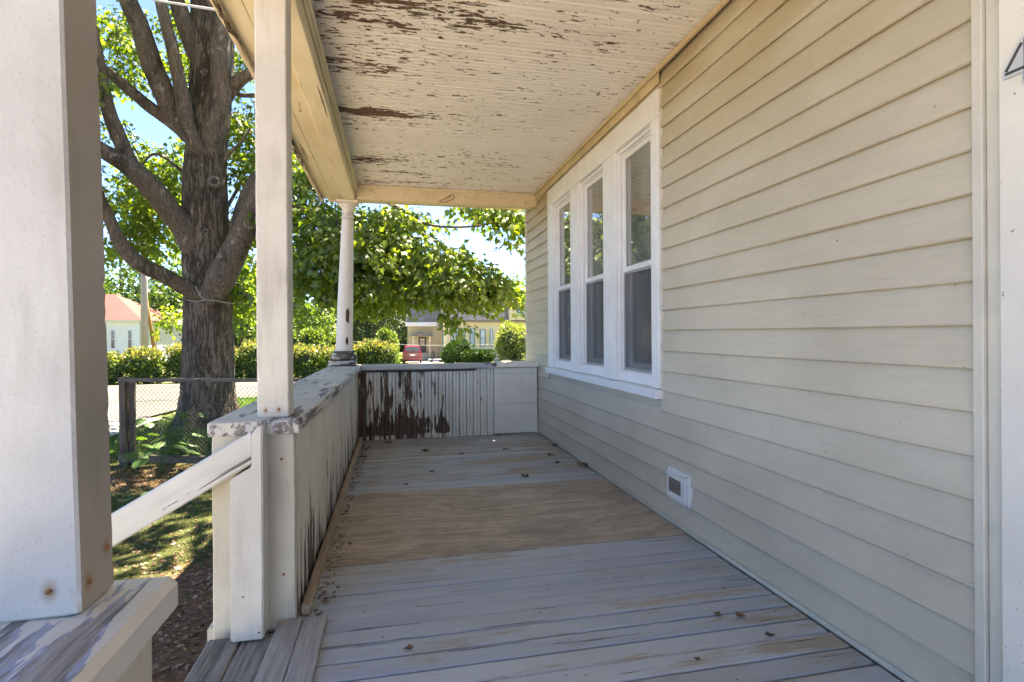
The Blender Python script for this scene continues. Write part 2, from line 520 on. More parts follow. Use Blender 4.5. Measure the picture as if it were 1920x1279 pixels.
def ply_mat():
    N = NT('weathered_plywood')
    v = N.vmul(N.pos(), (.55, 3.0, 1))
    d = N.noise(1.5, (1, 1, 1), 4, .6, vec=v)
    w = N.math('ADD', N.math('MULTIPLY', N.xyz(v)[1], 1.2), N.math('MULTIPLY', d, 3.0))
    s = N.math('SINE', N.math('MULTIPLY', w, 24.0))
    s2 = N.math('SINE', N.math('MULTIPLY', w, 7.0))
    band = N.math('ADD', N.math('MULTIPLY', s, .62), N.math('MULTIPLY', s2, .38))
    g = N.noise(90, (.05, 1, 1), 4, .6)
    c = N.mix(N.rng(band, -.9, .9), (.49, .42, .34), (.31, .26, .205))
    c = N.mix(N.math('MULTIPLY', g, .3), c, (.50, .435, .35))
    big = N.noise(2.5, (.6, 1, 1), 4, .6, off=(3, 3, 3))
    c = N.mix(N.rng(big, .4, .75, 0, .6), c, (.20, .17, .14))
    grit = N.noise(160, (1, 1, 1), 2, .5)
    c = N.mix(N.math('MULTIPLY', N.rng(grit, .67, .75), .6), c, (.42, .37, .30))
    return N.fin(c, .78, N.bump(N.math('ADD', band, g), .25, .002), spec=.2)
M['ply'] = ply_mat()

def wood_mat(name, a, b, along, rough=.8, blue=None):
    N = NT(name)
    st = {'x': (.05, 1, 1), 'y': (1, .05, 1), 'z': (1, 1, .05)}[along]
    g = N.noise(70, st, 5, .65)
    g2 = N.noise(14, st, 4, .6)
    c = N.mix(N.rng(N.math('ADD', N.math('MULTIPLY', g, .6), N.math('MULTIPLY', g2, .4)), .36, .62), a, b)
    cr = N.rng(N.noise(40, st, 3, .6, off=(3, 3, 3)), .66, .72)
    c = N.mix(N.math('MULTIPLY', cr, .75), c, tuple(k * .3 for k in a))
    if blue:
        c = N.mix(N.rng(N.noise(9, (1, 1, 1), 4, .6), .58, .64), c, blue)
    return N.fin(c, rough, N.bump(N.math('SUBTRACT', g, cr), .6, .004), spec=.2)
M['tread'] = wood_mat('weathered_tread', (.11, .098, .088), (.32, .29, .26), 'y')
M['newboard'] = wood_mat('grey_boards', (.25, .235, .22), (.40, .375, .35), 'y')
M['strip'] = wood_mat('bare_strip', (.28, .21, .15), (.44, .345, .26), 'y')
M['fencewood'] = wood_mat('fence_wood', (.045, .036, .028), (.13, .105, .085), 'z')
M['fencerail'] = wood_mat('fence_rail', (.05, .045, .038), (.15, .13, .11), 'x')
M['polewood'] = wood_mat('pole_wood', (.22, .19, .16), (.36, .32, .28), 'z')
M['polebrown'] = wood_mat('pole_brown', (.20, .10, .035), (.36, .20, .08), 'z')

def glass_mat():
    N = NT('window_glass')
    t = N.t
    gl = N.n('ShaderNodeBsdfGlossy'); gl.inputs['Roughness'].default_value = .015
    tr = N.n('ShaderNodeBsdfTransparent'); tr.inputs['Color'].default_value = (.86, .89, .88, 1)
    fr = N.n('ShaderNodeFresnel'); fr.inputs['IOR'].default_value = 1.55
    nm = N.bump(N.noise(2.2, (1, 1, 1), 2), .04, .02); t.links.new(nm, gl.inputs['Normal'])
    f = N.math('MULTIPLY', fr.outputs[0], 3.2, clamp=True)
    mx = N.n('ShaderNodeMixShader'); t.links.new(f, mx.inputs[0]); t.links.new(tr.outputs[0], mx.inputs[1]); t.links.new(gl.outputs[0], mx.inputs[2])
    df = N.n('ShaderNodeBsdfDiffuse'); df.inputs['Color'].default_value = (.5, .5, .46, 1)
    m2 = N.n('ShaderNodeMixShader'); N.put(m2.inputs[0], N.rng(N.noise(4, (1, 1, .6), 4, .6), .35, .75, .13, .32)); t.links.new(mx.outputs[0], m2.inputs[1]); t.links.new(df.outputs[0], m2.inputs[2])
    t.links.new(m2.outputs[0], N.out.inputs['Surface'])
    return N.m
M['glass'] = glass_mat()
def screen_mat():
    N = NT('insect_screen')
    t = N.t
    tr = N.n('ShaderNodeBsdfTransparent')
    df = N.n('ShaderNodeBsdfDiffuse'); N.put(df.inputs['Color'], N.mix(N.noise(5, (1, 1, 1), 4), (.13, .13, .135), (.19, .19, .195)))
    mx = N.n('ShaderNodeMixShader'); mx.inputs[0].default_value = .36
    t.links.new(tr.outputs[0], mx.inputs[1]); t.links.new(df.outputs[0], mx.inputs[2]); t.links.new(mx.outputs[0], N.out.inputs['Surface'])
    return N.m
M['screen'] = screen_mat()
M['room'] = plain('room_wall', (.16, .155, .14), .9, .05)
M['curtain'] = plain('pale_shade', (.60, .56, .48), .9, .06)

def leaf_mat(name, cols, trans=.45, rough=.45, gloss=.045):
    """leaf with light coming through; colour differs from leaf to leaf"""
    N = NT(name)
    t = N.t
    a = N.n('ShaderNodeAttribute'); a.attribute_name = 'leafvar'
    f = a.outputs['Fac']
    c = N.ramp(f, [(i / (len(cols) - 1), k) for i, k in enumerate(cols)])
    df = N.n('ShaderNodeBsdfDiffuse'); t.links.new(c, df.inputs['Color'])
    tl = N.n('ShaderNodeBsdfTranslucent')
    tc = N.mix(1.0, c, (1.55, 1.45, .55), 'MULTIPLY'); t.links.new(tc, tl.inputs['Color'])
    mx = N.n('ShaderNodeMixShader'); mx.inputs[0].default_value = trans
    t.links.new(df.outputs[0], mx.inputs[1]); t.links.new(tl.outputs[0], mx.inputs[2])
    gl = N.n('ShaderNodeBsdfGlossy'); gl.inputs['Roughness'].default_value = rough
    m2 = N.n('ShaderNodeMixShader'); m2.inputs[0].default_value = gloss
    t.links.new(mx.outputs[0], m2.inputs[1]); t.links.new(gl.outputs[0], m2.inputs[2])
    t.links.new(m2.outputs[0], N.out.inputs['Surface'])
    return N.m
M['maple'] = leaf_mat('maple_leaf', [(.055, .105, .018), (.09, .155, .022), (.14, .21, .028), (.22, .28, .045)], .62)
M['bgleaf'] = leaf_mat('far_leaf', [(.025, .06, .018), (.045, .09, .025), (.07, .13, .03)], .3)
M['bgleaf_light'] = leaf_mat('far_light_leaf', [(.055, .105, .025), (.095, .16, .033), (.14, .205, .045)], .4)
M['bgleaf_dark'] = leaf_mat('far_dark_leaf', [(.022, .04, .022), (.035, .06, .03), (.05, .08, .04)], .2)
M['hedge'] = leaf_mat('hedge_leaf', [(.04, .085, .018), (.065, .125, .028), (.10, .16, .038), (.17, .20, .06)], .35, gloss=.025)
M['hedge_tip'] = leaf_mat('hedge_tip_leaf', [(.08, .13, .035), (.14, .155, .06), (.22, .16, .09)], .4)
M['bush_yellow'] = leaf_mat('yellow_bush_leaf', [(.09, .14, .035), (.15, .20, .055), (.23, .25, .09)], .4)
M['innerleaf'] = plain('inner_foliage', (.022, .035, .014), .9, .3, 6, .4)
M['yew'] = leaf_mat('yew_leaf', [(.013, .035, .010), (.026, .06, .014), (.045, .09, .02)], .15, gloss=.012)
M['weed'] = leaf_mat('weed_leaf', [(.04, .10, .025), (.07, .15, .035), (.10, .20, .05)], .4)
M['grass'] = leaf_mat('grass_blade', [(.05, .075, .022), (.08, .105, .032), (.125, .125, .05), (.18, .14, .075)], .35)

def bark_mat(name, a, b, moss, furrow=1.0):
    N = NT(name)
    w = N.vadd(N.pos(), N.vmul(N.noise(3.5, (1, 1, .5), 2, out=1), (.10, .10, .0)))
    n1 = N.noise(13, (1, 1, .11), 3, .6, vec=w)
    ridge = N.rng(N.math('ABSOLUTE', N.math('SUBTRACT', n1, .5)), .0, .085)
    fine = N.noise(60, (1, 1, .22), 4, .7)
    c = N.mix(N.rng(fine, .3, .7), a, b)
    c = N.mix(N.math('MULTIPLY', N.math('SUBTRACT', 1.0, ridge), .75 * furrow), c, tuple(k * .3 for k in a))
    blotch = N.noise(2.6, (1, 1, .4), 5, .68, off=(2, 2, 2))
    c = N.mix(N.rng(blotch, .52, .60, 0, .8), c, moss)
    spots = N.noise(14, (1, 1, .8), 3, .6, off=(4, 4, 1))
    c = N.mix(N.rng(spots, .64, .70, 0, .8), c, moss)
    li = N.noise(6, (1, 1, .6), 4, .7, off=(7, 1, 3))
    c = N.mix(N.rng(li, .58, .70, 0, .55), c, (.36, .335, .29))
    h = N.math('ADD', N.math('MULTIPLY', ridge, 1.0 * furrow), N.math('MULTIPLY', fine, .5))
    return N.fin(c, .9, N.bump(h, .85, .025), spec=.12)
M['bark'] = bark_mat('maple_bark', (.095, .074, .058), (.195, .156, .125), (.045, .036, .03))
M['bark_limb'] = bark_mat('limb_bark', (.095, .076, .062), (.185, .152, .126), (.055, .045, .038), .45)
M['bark_far'] = plain('far_bark', (.09, .075, .06), .9, .3, 6, .4)
M['deadleaf'] = plain('dead_leaf', (.16, .085, .04), .8, .45, 30, .3)
M['deadleaf_dark'] = plain('dark_dead_leaf', (.065, .042, .028), .85, .4, 30, .3)

def ground_mat():
    N = NT('ground')
    x, y, z = N.xyz()[:3]
    soil = N.mix(N.rng(N.noise(22, (1, 1, 1), 5, .7), .3, .7), (.10, .056, .036), (.22, .13, .085))
    soil = N.mix(N.rng(N.noise(70, (1, 1, 1), 3, .6), .6, .75, 0, .6), soil, (.26, .19, .13))
    gr = N.mix(N.noise(30, (1, 1, 1), 4, .6), (.035, .045, .016), (.075, .085, .03))
    lawn = N.mix(N.noise(6, (1, 1, 1), 4, .6), (.075, .085, .03), (.11, .12, .045))
    nearporch = N.math('ADD', N.rng(N.math('ADD', y, N.math('MULTIPLY', x, -.35)), 4.3, 5.6), N.math('MULTIPLY', N.math('SUBTRACT', N.noise(1.7, (1, 1, 1), 5, .7), .5), 2.0))
    m = N.rng(nearporch, .35, .75)
    band = N.rng(N.math('ABSOLUTE', N.math('SUBTRACT', y, 7.6)), .9, .4)
    m = N.math('MULTIPLY', m, N.math('SUBTRACT', 1.0, N.math('MULTIPLY', band, .75)))
    c = N.mix(m, soil, gr)
    c = N.mix(N.rng(y, 12.5, 15), c, lawn)
    return N.fin(c, .95, N.bump(N.noise(40, (1, 1, 1), 5, .7), .8, .03), spec=.1)
M['ground'] = ground_mat()
def asphalt():
    N = NT('asphalt')
    c = N.mix(N.rng(N.noise(.5, (1, 1, 1), 5, .6), .3, .7), (.058, .056, .056), (.078, .076, .074))
    c = N.mix(N.rng(N.noise(60, (1, 1, 1), 3, .6), .4, .7, 0, .5), c, (.05, .05, .05))
    return N.fin(c, .9, N.bump(N.noise(90, (1, 1, 1), 3), .3, .01), spec=.2)
M['asphalt'] = asphalt()
M['concrete'] = plain('concrete', (.30, .285, .26), .9, .12, 1.5, .3, 50)
M['scar'] = plain('branch_scar', (.15, .128, .105), .9, .35, 25, .4)
M['scar_heart'] = plain('scar_heartwood', (.05, .042, .035), .9, .3, 25, .4)
M['yellow'] = plain('yellow_plastic', (.75, .6, .03), .5, .05)
M['whitewall'] = plain('white_clapboard', (.60, .61, .66), .6, .04, 2)
M['redroof'] = plain('red_roof', (.075, .007, .006), .6, .2, 1.5)
M['beigewall'] = plain('beige_wall', (.50, .42, .30), .7, .05, 1)
M['yellowwall'] = plain('yellow_wall', (.60, .50, .33), .7, .05, 1)
M['yellowlite'] = plain('pale_yellow_trim', (.70, .60, .40), .7, .05, 1)
M['greentrim'] = plain('green_trim', (.09, .15, .15), .5, .1, 1)
M['brownpaint'] = plain('brown_eave', (.20, .15, .13), .6, .1, 1)
M['shingle'] = plain('grey_shingles', (.17, .16, .165), .85, .2, 3, .4, 12)
M['doorgrey'] = plain('dark_door', (.075, .065, .06), .5, .1, 2)
M['doorpane'] = plain('pale_door_pane', (.55, .42, .33), .3, .1, 2)  # even pale warm colour for the small door panes
M['farglass'] = plain('far_glass', (.05, .06, .07), .08, .1, 2, 0, spec=.6)
M['farglass_pale'] = plain('curtained_glass', (.30, .36, .42), .12, .1, 2, 0, spec=.6)
M['carpaint'] = plain('red_car_paint', (.13, .006, .016), .25, .04, 2, 0, spec=.6)
M['taillight'] = plain('tail_light', (.45, .05, .04), .2, .1, 3, 0)
M['bluegrey'] = plain('blue_plastic', (.09, .125, .19), .5, .1)
M['weedstem'] = plain('weed_stem', (.08, .13, .04), .7, .2)
M['mulch'] = leaf_mat('mulch_chips', [(.08, .045, .03), (.15, .085, .055), (.24, .145, .095), (.34, .23, .16)], .05)

# ================================================================== PORCH AND HOUSE
XW = 1.65          # siding plane
XL = -0.40         # inner face of the front railing
YE = 6.12          # inner face of the end railing
ZC = 2.80          # ceiling
GZ = -0.62         # ground at the porch

# ---- house wall
house = thing('house_wall', (XW, 1.2, 0), 'long wall of beige lap siding along the right side of the porch', 'wall')
def slab(lo, hi, name='sheathing', mat=None, parent=house):
    return MB().box(lo, hi).build(name, mat or M['siding'], parent)
WY0, WY1, WZ0, WZ1 = 3.12, 5.63, 0.74, 2.69
slab((XW + .004, -4, -.6), (XW + .14, WY0 + .06, 4.2))
slab((XW + .004, WY1 - .06, -.6), (XW + .14, 6.64, 4.2))
slab((XW + .004, WY0 + .06, -.6), (XW + .14, WY1 - .06, .84))
slab((XW + .004, WY0 + .06, 2.56), (XW + .14, WY1 - .06, 4.2))
slab((7.9, -4, -.6), (8.0, 6.64, 4.2), 'rear_wall')
slab((XW + .142, 6.54, -.6), (7.898, 6.64, 4.2), 'end_wall')
slab((XW + .142, -4, -.6), (7.898, -3.9, 4.2), 'end_wall')
slab((XW + .142, -3.898, 2.98), (7.898, 6.538, 3.1), 'room_ceiling', M['room'])
slab((XW + .142, -3.898, -.1), (7.898, 6.538, 0.0), 'room_floor', M['room'])
slab((4.6, -3.898, .002), (4.7, 6.538, 2.978), 'room_partition', M['room'])
mb = MB()
mb.add([(1.2,-4.4,4.15),(8.5,-4.4,4.15),(8.5,7.1,4.15),(1.2,7.1,4.15),(4.85,-4.4,6.4),(4.85,7.1,6.4)], [(3,2,1,0),(0,1,4),(1,2,5,4),(2,3,5),(3,0,4,5)])
mb.build('roof', M['bark_far'], house)

def siding_course(z, y0, y1, dx=0.0, lapheight=.1265):
    prof = [(0, .0), (-.0205, -.006), (-.0265, -.001), (-.0265, .008), (-.0055, .124), (-.003, .134), (0, .134)]
    n = max(1, int((y1 - y0) / .3))
    vs, fs = [], []
    for k in range(n + 1):
        y = y0 + (y1 - y0) * k / n
        wob = noise.noise(Vector((y * 1.3, z * 9.1, 4.0))) * .0026
        wx = noise.noise(Vector((y * 1.7, z * 7.3, 1.0))) * .0026
        for (px, pz) in prof:
            vs.append((XW + px + dx + (wx if px < 0 else 0), y, z + pz + wob))
    m = len(prof)
    for k in range(n):
        for i in range(m):
            j = (i + 1) % m
            fs.append((k*m+i, (k+1)*m+i, (k+1)*m+j, k*m+j))
    fs.append(tuple(range(m))); fs.append(tuple(n*m + i for i in range(m - 1, -1, -1)))
    MB().add(vs, fs).build('siding_board', M['siding'], house)

seams = {2: 2.75, 4: 2.17, 6: 2.17, 7: 4.5, 9: 2.45, 12: 1.95, 15: 2.6, 17: 2.2, 20: 2.0, 1: 4.2, 3: 5.0}
CE = .1265
nco = int((2.79 - .035) / CE)
for k in range(nco + 1):
    z = .035 + k * CE
    if z + CE > 2.82: break
    segs = [(1.235, 6.63)]
    if z + CE > WZ0 + .02 and z < WZ1 - .02:
        segs = [(1.235, WY0 - .022), (WY1 + .022, 6.63)]
    if k in seams:
        s = seams[k]
        out = []
        for (a, b) in segs:
            if a + .2 < s < b - .2:
                out += [(a, s + .025, -.0022), (s, b, 0.0)]
            else:
                out.append((a, b, 0.0))
        segs = out
    else:
        segs = [(a, b, 0.0) for a, b in segs]
    for (a, b, dx) in segs:
        siding_course(z, a, b, dx)
boxl('base_trim', (XW - .024, 1.236, .004), (XW + .003, 6.6, .028), M['trim_tan'], house, bev=.003, n=8, jit=.0012)
# channel round the window
for lo, hi in (((XW-.018, WY0-.020, WZ0-.03), (XW+.002, WY0-.002, WZ1+.02)), ((XW-.018, WY1+.002, WZ0-.03), (XW+.002, WY1+.020, WZ1+.02))):
    boxl('window_channel', lo, hi, M['trim_tan'], house, bev=.003)
# frieze and crown under the porch ceiling
boxl('frieze_board', (XW - .042, WY0 - .021, 2.712), (XW - .0275, 6.11, 2.796), M['frieze'], house, bev=.003, n=10, jit=.0012)
boxl('crown_moulding', (XW - .070, 1.0, 2.768), (XW - .0425, 6.11, 2.797), M['frieze'], house, bev=.009, n=14, jit=.0015)
# corner posts
boxl('corner_trim', (XW - .035, 1.205, -.02), (XW + .003, 1.2345, 2.79), M['trim_tan'], house, bev=.003)
boxl('corner_trim', (XW - .022, 1.166, -.02), (XW + .003, 1.2045, 2.79), M['trim_tan'], house, bev=.003)
boxl('corner_trim', (XW - .024, 6.631, -.5), (XW + .05, 6.70, 3.4), M['trim_tan'], house, bev=.004)

# ---- door casing and house number at the right margin
door = thing('door_casing', (XW, 1.0, 0), 'flat cream board beside the siding at the right edge, carrying the house number', 'door casing')
boxl('casing_board', (XW - .032, .62, 0.002), (XW + .003, 1.1645, 2.66), M['trimw'], door, bev=.003)
num = thing('house_number', (XW - .033, 1.10, 1.8), 'silver house number 4 with dark inlay on cream door casing', 'house number')
def number4(x0, x1, inset, name, mat):
    # outer outline of the figure 4 in (y to the right = smaller y, z up), unit box 0..1
    def P(a, b): return (a, b)
    w = .075; hgt = .125
    yl, zb = 1.148, 1.80
    if inset == 0:
        shape = [(.62,0),(.84,0),(.84,.24),(1.0,.24),(1.0,.42),(.84,.42),(.84,1.0),(.60,1.0),(0,.40),(0,.24),(.62,.24)]
        vs, n = [], len(shape)
        for x in (x0, x1):
            for (a, b) in shape: vs.append((x, yl - a * w, zb + b * hgt))
        fs = [tuple(range(n)), tuple(range(2*n-1, n-1, -1))]
        for i in range(n): fs.append((i, n+i, n+(i+1) % n, (i+1) % n))
        return MB().add(vs, fs).build(name, mat, num)
    mb = MB()
    for (a, b, c, d, t) in ((.12,.38,.62,.86,.055), (.10,.33,.90,.33,.055), (.73,.05,.73,.93,.05)):
        p, q = Vector((x0, yl - a*w, zb + b*hgt)), Vector((x0, yl - c*w, zb + d*hgt))
        lumber_mb(mb, p, q, .0028, t * hgt, up=(q - p).normalized().cross(Vector((1, 0, 0))), bev=.0003)
    return mb.build(name, mat, num)
number4(XW - .040, XW - .0325, 0, 'figure', M['number'])
number4(XW - .0405, XW - .04, 1, 'inlay', M['number_in'])

# ---- triple window
win = thing('triple_window', (XW, 4.37, WZ0), 'white framed window of three tall double-hung sashes in the beige wall', 'window')
XF = XW - .034
BAYS = [(3.22, 3.81), (4.04, 4.63), (4.86, 5.46)]
ZO0, ZO1, ZM = .88, 2.515, 1.63
def cas(lo, hi, name='casing_board'):
    return boxl(name, lo, hi, M['casing'], win, bev=.004, n=4, jit=.0006)
cas((XF, WY0, WZ0 + .062), (XW + .01, BAYS[0][0], ZO1))
cas((XF, BAYS[0][1], WZ0 + .062), (XW + .01, BAYS[1][0], ZO1), 'mullion')
cas((XF, BAYS[1][1], WZ0 + .062), (XW + .01, BAYS[2][0], ZO1), 'mullion')
cas((XF, BAYS[2][1], WZ0 + .062), (XW + .01, WY1, ZO1))
cas((XF - .002, WY0, ZO1 + .001), (XW + .01, WY1, WZ1), 'head_casing')
cas((XF - .030, WY0 - .012, WZ0), (XW + .012, WY1 + .012, WZ0 + .058), 'sill')
def rect_frame(x0, x1, y0, y1, z0, z1, w, wb=None, wt=None):
    wb = wb or w; wt = wt or w
    mb = MB()
    c = (x0 + x1) / 2
    for (a, b, zz0, zz1) in ((y0, y0 + w, z0, z1), (y1 - w, y1, z0, z1)):
        lumber_mb(mb, (c, (a+b)/2, zz0), (c, (a+b)/2, zz1), x1 - x0, b - a, up=Vector((0, 1, 0)), bev=.003)
    e = .0012
    lumber_mb(mb, (c, y0 + w, z0 + wb/2), (c, y1 - w, z0 + wb/2), x1 - x0 - 2*e, wb, bev=.003)
    lumber_mb(mb, (c, y0 + w, z1 - wt/2), (c, y1 - w, z1 - wt/2), x1 - x0 - 2*e, wt, bev=.003)
    return mb
for (a, b) in BAYS:
    # jamb liner, stepped
    rect_frame(XW - .004, XW + .016, a, b, ZO0 - .076, ZO1, .020, .076).build('outer_stop', M['casing'], win)
    rect_frame(XW + .017, XW + .10, a, b, ZO0 - .03, ZO1, .034, .034).build('jamb', M['sash'], win)
    a2, b2 = a + .035, b - .035
    us = rect_frame(XW + .022, XW + .052, a2, b2, ZM - .02, ZO1 - .035, .034, .036).build('upper_sash', M['sash'], win)
    MB().box((XW + .035, a2 + .035, ZM + .017), (XW + .039, b2 - .035, ZO1 - .07)).build('pane', M['glass'], us)
    rect_frame(XW + .030, XW + .036, a2 + .0345, b2 - .0345, ZM + .0165, ZO1 - .0695, .007).build('glazing_gasket', M['sash_dark'], us)
    sf = rect_frame(XW + .024, XW + .034, a2, b2, ZO0 + .005, ZM - .021, .018).build('screen_frame', M['sash_dark'], win)
    MB().box((XW + .028, a2 + .018, ZO0 + .023), (XW + .0285, b2 - .018, ZM - .039)).build('insect_screen', M['screen'], sf)
    ls = rect_frame(XW + .058, XW + .088, a2, b2, ZO0 + .005, ZM + .016, .045, .055).build('lower_sash', M['sash'], win)
    MB().box((XW + .071, a2 + .046, ZO0 + .06), (XW + .075, b2 - .046, ZM - .03)).build('pane', M['glass'], ls)
    MB().box((XW + .20, a - .03, 1.50), (XW + .205, b + .03, 2.56)).build('window_shade', M['curtain'], win)

# ---- vent cover on the wall
vent = thing('wall_vent', (XW - .016, 2.9, .17), 'small white square vent cover low on the beige siding', 'vent')
VY0, VY1, VZ0, VZ1 = 2.765, 3.02, .158, .348
XV = XW - .040
def octframe(x0, x1, y0, y1, z0, z1, cut, hole=None):
    mb = MB()
    def ring(x, i, c):
        return [(x, y0+i+c, z0+i), (x, y1-i-c, z0+i), (x, y1-i, z0+i+c), (x, y1-i, z1-i-c), (x, y1-i-c, z1-i), (x, y0+i+c, z1-i), (x, y0+i, z1-i-c), (x, y0+i, z0+i+c)]
    A, B = ring(x1, 0, cut), ring(x0 + .004, 0, cut)
    C = ring(x0, .006, cut)
    vs = A + B + C; fs = []
    for l in (0, 8):
        for i in range(8):
            j = (i+1) % 8; fs.append((l+i, l+j, l+8+j, l+8+i))
    fs.append(tuple(range(16, 24))); fs.append(tuple(range(7, -1, -1)))
    return mb.add(vs, fs)
octframe(XV, XW - .004, VY0, VY1, VZ0, VZ1, .014).build('flange', M['vent'], vent)
boxl('cover', (XV - .010, VY0 + .03, VZ0 + .024), (XV - .0005, VY1 - .03, VZ1 - .024), M['vent'], vent, bev=.003)
boxl('flap', (XV - .0125, VY0 + .07, VZ0 + .055), (XV - .0102, VY1 - .05, VZ1 - .052), M['vent_dark'], vent, bev=.002)
for (dy, dz, ln) in ((.105, .085, .05), (.105, .105, .03), (.15, .09, .04)):
    lumber('emboss', (XV - .0135, VY0 + dy, VZ0 + dz), (XV - .0135, VY0 + dy + ln * .4, VZ0 + dz + ln * .3), .004, .006, M['vent_dark'], vent, bev=.001)
for (y, z) in ((VY0 + .012, VZ0 + .012), (VY1 - .012, VZ1 - .012), (VY0 + .012, VZ1 - .012)):
    mb = MB(); tube_mb(mb, [(XV - .001, y, z), (XV - .003, y, z)], .005, 8); mb.build('screw', M['metal'], vent)

# ---- porch floor
pfloor = bpy.data.objects.new('porch_floor', None); COL.objects.link(pfloor); pfloor.location = (.6, 3, 0)
tag(pfloor, 'worn blue grey board floor of the porch with a bare plywood patch', 'floor', kind='structure')
bw = .1035
y = -.5
k = 0
while y < YE - .02:
    w = bw
    y1 = min(y + w, YE)
    if 2.86 <= y + .02 and y1 <= 4.06 + .03 and y > 2.80:
        y = y1; k += 1; continue
    x0 = -.455 if y1 < 2.31 and y > .95 else -.50
    dz = random.uniform(-.0022, .0022)
    boxl('floor_board', (x0, y + .0046, -.024 + dz), (XW - .022 + random.uniform(-.004, .001), y1 - .0046, dz), M['floor'], pfloor, axis=0, bev=.0045, n=14, jit=.0016, seed=k)
    y = y1; k += 1
yA = -.5 + bw * math.ceil((2.80 + .5) / bw)
yB = -.5 + bw * math.floor((4.09 + .5) / bw)
PLY0, PLY1 = yA - .0005, yB + .0
boxl('plywood_sheet', (-.50, PLY0 + .003, -.02), (XW - .024, PLY1 - .003, .0035), M['ply'], pfloor, axis=0, bev=.002, n=10, jit=.0007)
MB().box((-.50, -.5, -.10), (XW - .02, YE, -.03)).build('subfloor', M['black'], pfloor)
boxl('rim_board', (-.735, 2.35, -.28), (-.702, 6.3, -.01), M['pedestal'], pfloor)

# ---- porch ceiling of narrow beaded boards
pceil = bpy.data.objects.new('porch_ceiling', None); COL.objects.link(pceil); pceil.location = (.6, 3, ZC)
tag(pceil, 'peeling white beaded board ceiling over the porch', 'ceiling', kind='structure')
def bead_profile(w, t=.018):
    h = w / 2
    return [(-h + .0030, 0.0), (-h + .0032, t - .009), (-h + .0095, t), (-.0110, t), (-.0070, t - .009), (-.0042, t - .0008), (0, t + .0003), (.0042, t - .0008), (.0070, t - .009), (.0110, t), (h - .0095, t), (h - .0032, t - .009), (h - .0030, 0.0)]
cw = .079
prof = bead_profile(cw)
def bead_mesh(name, L, axis, sgn=1.0):
    """board of the beaded profile; width along 'across', length L, beads facing sgn"""
    vs, fs, m = [], [], len(prof)
    for e in (0, 1):
        for (p, q) in prof:
            if axis == 'ceil': vs.append((e * L, p, -q))
            elif axis == 'end': vs.append((p, -q, e * L))
            elif axis == 'side': vs.append((q, p, e * L))
    for i in range(m):
        j = (i + 1) % m
        fs.append((i, j, m + j, m + i))
    fs.append(tuple(range(m - 1, -1, -1))); fs.append(tuple(range(m, 2 * m)))
    me = bpy.data.meshes.new(name); me.from_pydata(vs, [], fs); me.update()
    bm = bmesh.new(); bm.from_mesh(me); bmesh.ops.recalc_face_normals(bm, faces=bm.faces); bm.to_mesh(me); bm.free()
    return me
cme = bead_mesh('ceiling_board', XW - .03 + .42, 'ceil'); cme.materials.append(M['ceiling'])
ny = int((YE + .5) / cw)
for k in range(ny):
    yc = YE - cw * (k + .5)
    o = link(cme, 'ceiling_board', None, pceil, loc=(-.42, yc, ZC + .018 + random.uniform(-.002, .002)))
    o.rotation_euler = (random.uniform(-.004, .004), 0, 0)
mb = MB(); mb.add([(-.82,-.55,2.86),(XW,-.55,3.25),(XW,6.92,3.25),(-.82,6.92,2.86),(-.82,-.55,2.92),(XW,-.55,3.33),(XW,6.92,3.33),(-.82,6.92,2.92)], [(3,2,1,0),(4,5,6,7),(0,1,5,4),(1,2,6,5),(2,3,7,6),(3,0,4,7)])
mb.build('roof_slab', M['bark_far'], pceil)  # roof carried past the end rail to keep sun off the floor
MB().box((-.80, YE + .127, 2.825), (XW - .01, 6.95, 2.845)).build('sunblock_soffit', M['frieze'], pceil)  # unseen overhang added to block a strip of sun at the far end
MB().box((-.80, 6.951, 2.80), (XW - .01, 6.975, 3.2)).build('sunblock_fascia', M['frieze'], pceil)  # edge board of the added sun-blocking overhang, out of view
MB().box((-.55, -.5, ZC + .022), (XW - .02, YE + .1, ZC + .04)).build('ceiling_joists', M['fencewood'], pceil)

# ---- front beam with eave soffit and peeling fascia
beam = thing('porch_beam', (-.48, 2.5, 2.63), 'yellowed front beam and eave running above the porch posts', 'beam')
boxl('beam_core', (-.545, -.5, 2.63), (-.42, 6.26, 2.846), M['beam'], beam, bev=.005, n=40, jit=.0016)
boxl('bed_moulding', (-.4195, -.5, 2.756), (-.390, 6.119, 2.797), M['beam'], beam, bev=.012, n=40, jit=.0018)
boxl('bead_moulding', (-.4195, -.5, 2.726), (-.402, 6.119, 2.750), M['beam'], beam, bev=.008, n=40, jit=.0018)
boxl('soffit_board', (-.668, -.5, 2.668), (-.5475, 6.27, 2.682), M['beam'], beam, bev=.002, n=30, jit=.0014)
boxl('soffit_board', (-.768, -.5, 2.667), (-.670, 6.27, 2.681), M['beam'], beam, bev=.002, n=30, jit=.0014)
boxl('fascia', (-.794, -.5, 2.632), (-.769, 6.30, 2.856), M['fascia'], beam, bev=.004, n=120, jit=.007)
mb = MB()
rr = random.Random(4)
for k in range(420):
    yy = rr.uniform(-.2, 6.28)
    c = Vector((-.768 + rr.uniform(-.004, .006), yy, 2.645 + rr.uniform(-.016, .02)))
    L, w = rr.uniform(.012, .045), rr.uniform(.006, .018)
    a = rr.uniform(-.5, .5)
    d = Vector((rr.uniform(-.1, .25), math.cos(a), math.sin(a) * .5)).normalized()
    s = Vector((rr.uniform(.05, .7), 0, -rr.uniform(.4, 1))).normalized()
    p = [c - d*L/2, c + d*L/2, c + d*L*.4 + s*w, c - d*L*.3 + s*w*rr.uniform(.5, 1.1)]
    q = [v + Vector((.0012, 0, .0006)) for v in p]
    mb.add(p + q, [(0,1,2,3), (7,6,5,4), (0,4,5,1), (1,5,6,2), (2,6,7,3), (3,7,4,0)])
